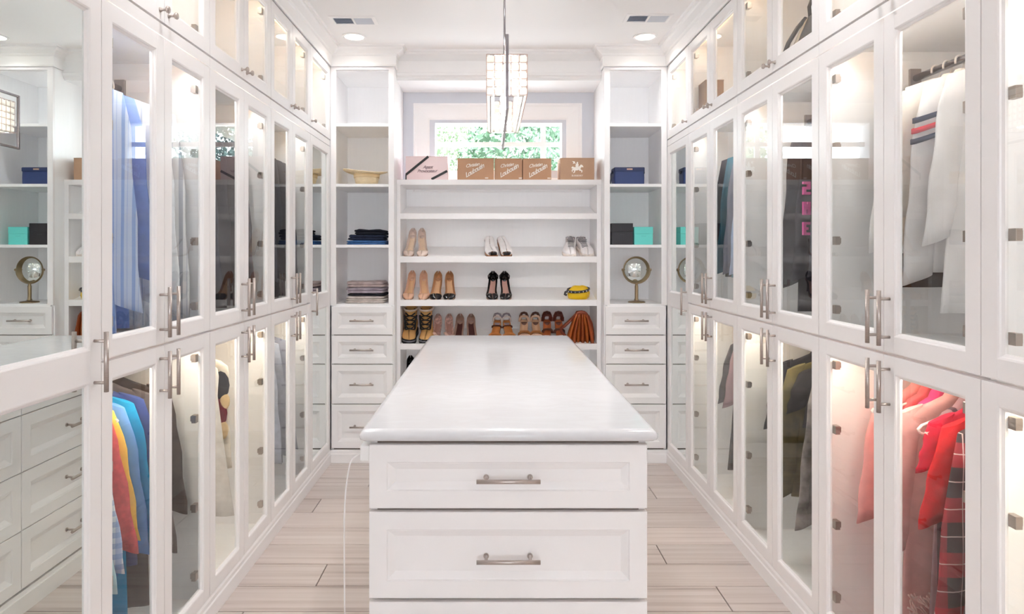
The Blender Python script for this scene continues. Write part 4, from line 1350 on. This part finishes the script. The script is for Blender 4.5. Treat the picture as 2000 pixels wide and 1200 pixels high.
for sd, px in ((-1, 853), (1, 875)):
    t = pump('floral_shoe', 'pink floral court shoe, %s one beside the tan boots' % ('left' if sd < 0 else 'right'), 'floral pumps', 3, px, FLOR, lthr('rosy_insole', (168, 124, 112)), sd, .09, open_t=.62)
    for j, (x, y, z) in enumerate(((-.012, -.055, .048), (.012, -.045, .052), (0, -.075, .045), (.016, -.07, .042), (-.02, -.04, .05))):
        m = M(); rr = []
        for q, zz in ((.004, 0), (.013, .004), (.009, .009), (.003, .007)):
            rr.append([(x + q * cos(2 * pi * i / 10) * (1 + .25 * cos(5 * 2 * pi * i / 10)), y + q * sin(2 * pi * i / 10), z + zz) for i in range(10)])
        m.rings(rr); build('fabric_flower', m, lthr('flower_%d' % (j % 2), ((226, 190, 176), (188, 146, 138))[j % 2], .8), t)
for sd, px in ((-1, 897), (1, 919)):
    pump('white_toe_shoe', 'taupe court shoe with white toe, %s one on the lower shelf' % ('left' if sd < 0 else 'right'), 'white-toed pumps', 3, px, lthr('taupe_leather', (164, 132, 118)), lthr('dark_red_insole', (70, 30, 28)), sd, .09, toe=lthr('white_toe', (250, 244, 240), .3), toe_t=.72, wid=W_ROUND, open_t=.76)

def sandal(name, label, group, px, side, foot, straps, k=3, L=.23, heel=.03, yaw=0.0, toe=None):
    t = thing(name, (0, 0, 0), label, 'sandal', group, local=True)
    wid = [(a_, w_ * .88) for a_, w_ in W_ROUND]
    build('footbed', footbed(L, heel, wid, 1.0, .0, .99, .010, .007, side), foot, t)
    build('sole', footbed(L, heel, wid, 1.02, .0, .995, -.001, .011, side), lthr('dark_sole', (60, 44, 40)), t)
    if heel > .05: build('heel', heelblock(L, heel, .024, .018, 0), straps[0][2], t)
    for tt, hgt, mt, r in straps:
        y = L * (.5 - tt); w = lerp_tab(wid, tt) + .004; h = heel * (1 - sstep(.02, .66, tt)) + .012
        m = M()
        pts = [(-w, y, h), (-w * .96, y, h + hgt * .55), (-w * .6, y - .004, h + hgt * .92), (0, y - .006, h + hgt), (w * .6, y - .004, h + hgt * .92), (w * .96, y, h + hgt * .55), (w, y, h)]
        m.tube(pts, r, 8, flat=.4)
        build('strap', m, mt, t)
    if toe:
        build('toe_band', shell(L, heel, wid, C_PUMP, .3, .68, .9, grow=.002, side=side), toe, t)
    place(t, k, px, yaw, L=L)
GREYS = lthr('grey_strap', (150, 138, 146), .5); CREAM = lthr('cream_strap', (226, 214, 206), .5)
BRN = lthr('brown_strap', (92, 52, 36), .5); COG = lthr('cognac_insole', (166, 108, 62))
for sd, px in ((-1, 969), (1, 993)):
    sandal('strappy_sandal', 'tan sandal with a looped grey and cream back strap, %s one' % ('left' if sd < 0 else 'right'), 'grey-strapped sandals', px, sd, lthr('tan_footbed', (190, 118, 58)),
           [(.04, .060, GREYS, .008), (.10, .044, CREAM, .007), (.3, .022, BRN, .007), (.66, .036, lthr('tan_strap', (190, 118, 58)), .014)], heel=.085, yaw=.12 * sd)
for sd, px in ((-1, 1025), (1, 1048)):
    sandal('wedge_sandal', 'beige sandal with a dark brown heel strap, %s one' % ('left' if sd < 0 else 'right'), 'beige sandals', px, sd, lthr('beige_footbed', (206, 164, 130)),
           [(.03, .060, BRN, .010), (.12, .046, lthr('beige_strap', (218, 182, 158)), .010), (.55, .040, COG, .012), (.75, .036, lthr('beige_strap', (218, 182, 158)), .012)], heel=.09)
for sd, px in ((-1, 1071), (1, 1094)):
    sandal('toe_band_sandal', 'red-brown sandal with a silver-grey toe band, %s one' % ('left' if sd < 0 else 'right'), 'silver-banded sandals', px, sd, lthr('rust_footbed', (176, 92, 48)),
           [(.03, .064, lthr('dark_russet', (96, 40, 28)), .012), (.10, .052, lthr('dark_russet', (96, 40, 28)), .012), (.45, .034, BRN, .010)], heel=.09, toe=lthr('silver_band', (186, 186, 194), .3))

t = thing('slouch_bag', (0, 0, 0), 'rust-brown pleated leather slouch bag at the right end of the lower shoe shelf', 'bag', local=True)
RUST = lthr('rust_leather_lit', (166, 84, 26), .45); RUSTD = lthr('dark_rust', (118, 46, 18), .5)  # lighter and darker rust paint the pleat highlights and dark gaps
for i in range(6):
    u = i / 5
    x0 = -.085 + .17 * u
    m = M(); rr = []
    for q in range(9):
        v = q / 8
        z = .004 + .215 * v
        xx = x0 * (1 - .62 * v ** 1.5) + .012
        r = .022 * (1 - .45 * v)
        rr.append([(xx + r * cos(2 * pi * j / 12) * (.75 + .1 * sin(v * 6 + i)), -.012 * cos(u * pi * 2) + (r * 1.9) * sin(2 * pi * j / 12) - .012 * (i % 2), z) for j in range(12)])
    m.rings(rr); build('pleat', m, RUST if i % 2 == 0 else lthr('rust_leather_shade', (146, 66, 22), .45), t)
m = M(); rr = []
for z, hx, hy in ((.004, .088, .030), (.10, .074, .026), (.19, .048, .022), (.225, .034, .018)):
    rr.append([(hx * cos(2 * pi * j / 20) + .012, hy * sin(2 * pi * j / 20) + .018, z) for j in range(20)])
m.rings(rr); build('bag_body', m, RUSTD, t)
m = M(); m.tube([(-.052, -.01, .16), (-.036, -.02, .20), (-.012, -.02, .226), (.014, -.02, .232), (.038, -.02, .224), (.058, -.02, .20), (.085, -.01, .14), (.100, 0, .06), (.104, 0, .01)], .014, 8, flat=.7); build('handle', m, RUSTD, t)
m = M(); m.tube([(-.035, 0, .20), (-.075, -.01, .155), (-.11, -.02, .125), (-.135, -.02, .11), (-.125, -.02, .08), (-.10, -.01, .05), (-.08, 0, .012)], [.010, .016, .018, .012, .018, .018, .014], 8, flat=.6); build('side_flap', m, RUSTD, t)
place(t, 3, 1130, 0, .03, L=.07)
t = pump('black_heel', 'black heel half hidden behind the worktop on the bottom left shelf', 'black heels', 4, 801, BLK, lthr('black_insole', (40, 36, 38)), -1, .09, yaw=.12)

# ------------------------------------------------------------------ boxes on top of the shoe shelf
ZB = 1.9904
KRAFT = mat('kraft_shoe_box', (190, 148, 116), .75, 0, .06, 10)
WPRINT = mat('white_print', (246, 240, 232), .6)
def text_mesh(name, body, size, mater, parent, loc, rot_y=0.0, shear=0.0, space=1.0, depth=.0004, align='CENTER', thicken=0.0):
    c = bpy.data.curves.new(name, 'FONT')
    c.body = body; c.size = size; c.shear = shear; c.space_character = space; c.extrude = depth; c.align_x = align; c.align_y = 'CENTER'
    c.offset = thicken
    o = bpy.data.objects.new(name, c); COL.objects.link(o)
    dg = bpy.context.evaluated_depsgraph_get()
    me = bpy.data.meshes.new_from_object(o.evaluated_get(dg))
    COL.objects.unlink(o); bpy.data.objects.remove(o); bpy.data.curves.remove(c)
    me.materials.clear(); me.materials.append(mater)
    r = link(bpy.data.objects.new(name, me))
    r.parent = parent
    r.location = loc
    r.rotation_euler = (pi / 2, -rot_y, 0)
    return r

def shoebox(label, x0, x1, y0, h, d, material, group=None, lid=True, name='shoe_box', yaw=0.0):
    w = x1 - x0
    t = thing(name, ((x0 + x1) / 2, y0, ZB), label, 'box', group, local=True, rot=(0, 0, yaw))
    m = M(); m.box(-w / 2 + .001, w / 2 - .001, .001, d - .001, 0, h - .002); build('box_body', m, material, t, bevel=.0015)
    if lid:
        m = M(); m.box(-w / 2, w / 2, 0, d, h - .0015, h + .0005); build('lid', m, material, t)
    return t
Yb = YS + .035
def script_box(px0, px1, label, y0, dx=0.0):
    w_full = .262
    xa = PX(px0, y0)
    t = shoebox(label, xa, xa + w_full if px1 is None else PX(px1, y0), y0, .158, .20, KRAFT, 'brown shoe boxes with white script')
    text_mesh('script_print', 'Christian', .034, WPRINT, t, (dx - .012, -.0012, .108), .16, .45, .82, thicken=.0004)
    text_mesh('script_print', 'Louboutin', .046, WPRINT, t, (dx + .002, -.0012, .068), .52, .5, .80, thicken=.0009)
    m = M(); m.box(.075 + dx * .6, .098 + dx * .6, -.0012, 0, .012, .019); build('size_label', m, WPRINT, t, label='tiny white size label')
script_box(893, 965, 'brown shoe box with white script, leftmost of the three, standing complete', Yb, -.012)
script_box(966, 1020, 'brown shoe box with white script, middle one of the three', Yb + .008, .0)
script_box(1021, 1077, 'brown shoe box with white script, rightmost of the three in the row', Yb + .012, .0)

# box with the horseman emblem
t = shoebox('brown shoe box with a white horseman emblem at the right end of the row', PX(1094, Yb), PX(1161, Yb), Yb, .160, .20, mat('taupe_box', (186, 150, 122), .75, 0, .06, 10))
horse = [(-.34, -.08), (-.46, -.10), (-.50, -.24), (-.46, -.36), (-.40, -.36), (-.42, -.24), (-.34, -.20), (-.28, -.24), (-.30, -.36), (-.38, -.44), (-.30, -.46), (-.20, -.36), (-.16, -.22), (.02, -.22), (.12, -.16), (.20, -.26), (.36, -.26), (.34, -.40), (.42, -.40), (.46, -.22), (.30, -.14), (.28, -.04), (.40, .10), (.50, .04), (.54, .10), (.46, .24), (.36, .28), (.32, .32), (.28, .26), (.14, .12), (.10, .10), (.12, .30), (.06, .40), (.08, .50), (.0, .54), (-.06, .48), (-.06, .38), (-.16, .26), (-.14, .08), (-.26, .06), (-.42, .14), (-.52, .02), (-.50, -.04)]
EM = .082
m = M()
n_ = len(horse)
m.prism([(x * EM, z * EM + .088) for x, z in horse], lambda d, u, v: (u, d, v), -.0014, -.0002)
em = build('horseman_emblem', m, WPRINT, t, label='white emblem of a rider on a horse')
m = M()
m.prism([(-.30 * EM, .56 * EM + .088), (-.24 * EM, .50 * EM + .088), (.06 * EM, .20 * EM + .088), (.02 * EM, .16 * EM + .088)], lambda d, u, v: (u, d, v), -.0018, -.0004)
m.prism([(-.46 * EM, .60 * EM + .088), (-.22 * EM, .58 * EM + .088), (-.20 * EM, .40 * EM + .088), (-.40 * EM, .36 * EM + .088), (-.34 * EM, .48 * EM + .088)], lambda d, u, v: (u, d, v), -.0017, -.0003)
build('lance_and_flag', m, WPRINT, em)
text_mesh('name_print', 'BURBERRY', .0165, WPRINT, t, (0, -.0012, .032), 0, 0, 1.05)

# pink ribboned box, lid tipped a little
PINKB = mat('pale_pink_card', (240, 218, 218), .6)
x0, x1 = PX(792, Yb), PX(874.5, Yb)
t = shoebox('pale pink box with black diagonal ribbons, at the left end of the row', x0, x1, Yb, .172, .22, PINKB, name='gift_box')
w = x1 - x0
RIB = mat('black_ribbon', (24, 20, 22), .4)
def ribbon(p, q, wd=.017):
    m = M(); (ax, az), (bx, bz) = p, q
    L = math.hypot(bx - ax, bz - az); nx_, nz_ = -(bz - az) / L * wd / 2, (bx - ax) / L * wd / 2
    m.prism([(ax + nx_, az + nz_), (bx + nx_, bz + nz_), (bx - nx_, bz - nz_), (ax - nx_, az - nz_)], lambda d, u, v: (u, d, v), -.002, .0004)
    build('ribbon', m, RIB, t)
ribbon((-w / 2 + .004, .040), (.012, .170)); ribbon((.035, .006), (w / 2 - .004, .066))
m = M(); m.box(-w / 2 - .001, -w / 2 + .008, -.002, .0004, 0, .042); build('ribbon', m, RIB, t)
m = M(); m.box(.004, .030, 0, .219, .172, .1735); build('ribbon', m, RIB, t)
PRINT = mat('grey_print', (120, 96, 104), .6)
text_mesh('script_print', 'Agent', .032, PRINT, t, (.008, -.0012, .094), .02, .4, .9)
text_mesh('script_print', 'Provocateur', .032, PRINT, t, (.004, -.0012, .066), .02, .4, .9)

# ------------------------------------------------------------------ things on the tower shelves
# left tower: straw hat, jeans, folded shirts
hx, hy = PX(716, YT + .2), YT + .205
t = thing('straw_hat', (hx, hy, SH['b'] + .0006), 'cream straw hat lying upside down, brim curled, on the left tower shelf', 'hat', local=True)
STRAW = mat('cream_straw', (238, 222, 190), .8, 0, .12, 40, .3, 120, stretch=(1, 1, 6))
m = M(); rr = []
for r, z in ((.001, 0.0), (.055, 0.001), (.078, .012), (.088, .05), (.092, .085), (.095, .092), (.088, .092), (.082, .05), (.07, .016), (.001, .010)):
    rr.append([(r * .98 * cos(2 * pi * j / 40), r * 1.08 * sin(2 * pi * j / 40), z) for j in range(40)])
m.rings(rr); build('crown', m, STRAW, t)
m = M(); rr = []
def brim(r, dz):
    o = []
    for j in range(48):
        a = 2 * pi * j / 48
        u = (r - .09) / .085
        left = max(0, -cos(a)) ** 2
        z = .090 + u * (.010 + .022 * left) + .010 * u * sin(2 * a + .6) + dz
        if u > .7: z += -.010 * (u - .7) / .3 * left
        o.append(((r - .02 * u * max(0, cos(a))) * cos(a), (r - .015 * u) * 1.0 * sin(a), z))
    return o
for r in (.090, .105, .125, .145, .160, .170): rr.append(brim(r, .004))
for r in (.170, .160, .145, .125, .105, .090): rr.append(brim(r, 0))
m.rings(rr, close=True); build('brim', m, STRAW, t)
m = M(); rr = []
for r, z in ((.0895, .060), (.0925, .060), (.0955, .086), (.0925, .086)):
    rr.append([(r * .985 * cos(2 * pi * j / 40), r * 1.085 * sin(2 * pi * j / 40), z) for j in range(40)])
m.rings(rr, close=True); build('hat_band', m, mat('wheat_band', (226, 204, 164), .7), t)

def folded(name, label, cat, group, px0, px1, z, h, d, material, seed, y0=None, folds=2, x_shift=0):
    """a folded garment: a soft slab with layered front fold lines"""
    y0 = y0 if y0 is not None else YT + .06
    xa, xb = PX(px0, y0), PX(px1, y0)
    w = xb - xa
    t = thing(name, ((xa + xb) / 2, y0 + d / 2, z), label, cat, group, local=True)
    rnd = random.Random(seed)
    for i in range(folds):
        hh = h / folds
        zz = i * hh
        m = M(); rr = []
        N = 40
        sx_ = w / 2 * (1 - .05 * rnd.random()); sy_ = d / 2 * (1 - .03 * rnd.random())
        ox = rnd.uniform(-.006, .006); ph = rnd.uniform(0, 6)
        for f, k in ((0, .93), (.18, .985), (.5, 1.0), (.82, .985), (1.0, .93)):
            o = []
            for j in range(N):
                a = 2 * pi * j / N
                x = sx_ * k * math.copysign(abs(cos(a)) ** .35, cos(a)); y_ = sy_ * k * math.copysign(abs(sin(a)) ** .35, sin(a))
                wob = .0022 * sin(x * 60 + ph) + .0014 * sin(x * 130 + 2 * ph)
                o.append((x + ox, y_ + .003 * sin(7 * a + ph), zz + .0004 + (hh - .0008) * f + (wob if f > .3 else 0) * (1 if f < 1.0 or i == folds - 1 else .5)))
            rr.append(o)
        m.rings(rr); build('fold', m, material, t)
    return t
zc = SH['c'] + .0006
folded('folded_jeans', 'mid-blue denim jeans folded at the bottom of the jeans stack', 'jeans', 'folded jeans on the left tower', 672, 753, zc, .030, .26, cloth('mid_denim', (62, 98, 148), .3, 50), 1)
folded('folded_jeans', 'dark navy jeans folded in the middle of the jeans stack', 'jeans', 'folded jeans on the left tower', 676, 752, zc + .0335, .036, .25, cloth('dark_denim', (40, 46, 66), .35, 50), 2)
folded('folded_jeans', 'near-black jeans folded on top of the jeans stack', 'jeans', 'folded jeans on the left tower', 690, 753, zc + .073, .036, .24, cloth('black_denim', (30, 32, 42), .35, 50), 3)
zd = SH['d'] + .0006
folded('folded_shirt', 'pale cream-grey shirt folded at the bottom of the shirt stack', 'shirt', 'folded shirts on the left tower', 671, 752, zd, .048, .27, cloth('stone_cotton', (206, 196, 190), .2, 26), 4, folds=3)
folded('folded_shirt', 'black t-shirt folded as a thin layer in the shirt stack', 'shirt', 'folded shirts on the left tower', 673, 752, zd + .0515, .014, .26, mk((40, 38, 46)), 5, folds=1)
folded('folded_shirt', 'mauve-grey shirt folded above the thin black layer', 'shirt', 'folded shirts on the left tower', 673, 751, zd + .069, .040, .26, cloth('mauve_grey', (170, 158, 168), .25, 26), 6, folds=2)
folded('folded_shirt', 'rosy taupe shirt folded on top of the shirt stack', 'shirt', 'folded shirts on the left tower', 674, 752, zd + .1125, .038, .26, cloth('rosy_taupe', (192, 174, 172), .25, 26), 7, folds=2)

# right tower: navy bag, black and turquoise boxes, vanity mirror
NAVY = mat('navy_leather', (36, 54, 104), .4, 0, .08, 16)
yb_ = YT + .13
xa, xb = PX(1200, yb_), PX(1259, yb_)
w = xb - xa
t = thing('box_bag', ((xa + xb) / 2, yb_, SH['b'] + .0006), 'navy blue leather box bag with a small gold clasp on the right tower shelf', 'bag', local=True)
m = M(); m.rings([[(sx_ * w / 2 * k, d_, z) for sx_, d_ in ((-1, 0), (1, 0), (1, .12), (-1, .12))] for z, k in ((0, .985), (.06, 1.0), (.128, .975))], smooth=False)
build('bag_body', m, NAVY, t, bevel=.008)
m = M(); m.rings([[(sx_ * w / 2 * 1.01, d_, z) for sx_, d_ in ((-1, -.004), (1, -.004), (1, .123), (-1, .123))] for z in (.100, .132)], smooth=False); build('flap', m, mat('navy_flap', (30, 46, 90), .4, 0, .08, 16), t, bevel=.006)
m = M(); m.box(-.020, .020, -.008, -.0045, .112, .122); build('clasp', m, mat('rose_gold', (206, 170, 150), .3, .8), t)
for q in (-1, 1):
    m = M(); m.lathe([(.012, -.004), (.013, 0), (.012, .004)], (q * (w / 2 + .006), .05, .10), axis='X', n=14); build('strap_ring', m, mat('dark_navy', (28, 32, 52), .4), t)
m = M(); m.tube([(-w / 2 - .008, .05, .10), (-w / 2 - .018, .03, .085), (-w / 2 - .022, .01, .05), (-w / 2 - .028, .0, .02), (-w / 2 - .030, -.01, .008), (-w / 2 - .016, -.02, .007)], .006, 8); build('shoulder_strap', m, mat('dark_navy', (28, 32, 52), .4), t)

def simple_box(name, label, px0, px1, y0, z, h, d, material, yaw, markmat):
    xa, xb = PX(px0, y0), PX(px1, y0); w = xb - xa
    t = thing(name, ((xa + xb) / 2, y0, z), label, 'box', local=True, rot=(0, 0, yaw))
    m = M(); m.box(-w / 2, w / 2, 0, d, 0, h * .62); build('box_body', m, material, t, bevel=.0015)
    m = M(); m.box(-w / 2 - .001, w / 2 + .001, -.001, d + .001, h * .622, h); build('lid', m, material, t, bevel=.0015)
    m = M(); m.box(-.016, .016, -.0018, -.0002 - .0002, h * .47, h * .49); build('logo_print', m, markmat, t)
    return t
TQ = mat('turquoise_card', (104, 212, 204), .5)
simple_box('gift_box', 'black square gift box on the right tower, left of the turquoise one', 1195, 1236, YT + .07, SH['c'] + .0006, .152, .15, mat('black_card', (34, 30, 36), .45), 0, mat('dark_print', (58, 54, 60), .5))
simple_box('gift_box', 'turquoise square gift box on the right tower, beside the black one', 1239, 1275, YT + .06, SH['c'] + .0006, .126, .126, TQ, -.06, mat('teal_print', (84, 184, 178), .5))

vx, vy, vz = PX(1245, YT + .10), YT + .13, SH['d'] + .0006
t = thing('vanity_mirror', (vx, vy, vz), 'round vanity mirror on an aged brass stand in the right tower', 'mirror', local=True)
sc_ = (YT + .13) / F
Rm = 25.5 * sc_
zcm = (592 - 528) * sc_
def vdisc(prof, n=40, mt=BRASS, name='rim', parent=None):
    m = M(); m.lathe(prof, (0, 0, zcm), axis='Y', n=n, cap=name != 'mirror_frame'); return build(name, m, mt, parent)
fr = vdisc([(Rm - .001, -.005), (Rm + .001, -.006), (Rm + .003, -.003), (Rm + .003, .004), (Rm - .002, .008), (.02, .009), (.001, .009), (.001, .0), (Rm - .0015, -.001), (Rm - .001, -.005)], parent=t, name='mirror_frame')
vdisc([(.001, -.0016), (Rm - .0012, -.0016), (Rm - .0012, -.0040), (.001, -.0042)], mt=MIRROR, name='mirror_face', parent=fr)
m = M()
m.tube([(Rm * sin(a) * 1.06, 0, zcm - Rm * cos(a) * 1.06) for a in [radians(-85 + 170 * j / 24) for j in range(25)]], .0032, 8)
build('yoke', m, BRASS, t)
for q in (-1, 1):
    m = M(); m.lathe([(.008, -.006), (.010, 0), (.008, .006)], (q * Rm * 1.075, 0, zcm), axis='X', n=12); build('pivot_knob', m, BRASS, t)
m = M(); m.lathe([(.010, zcm - Rm * 1.075), (.0115, zcm - Rm * 1.12), (.0085, zcm - Rm * 1.16), (.0125, zcm - Rm * 1.22), (.0125, .03), (.016, .022), (.018, .012)], n=20); build('stem', m, BRASS, t)
m = M(); m.lathe([(.060, 0), (.062, .004), (.056, .010), (.03, .013), (.014, .016)], n=36); build('base', m, BRASS, t)
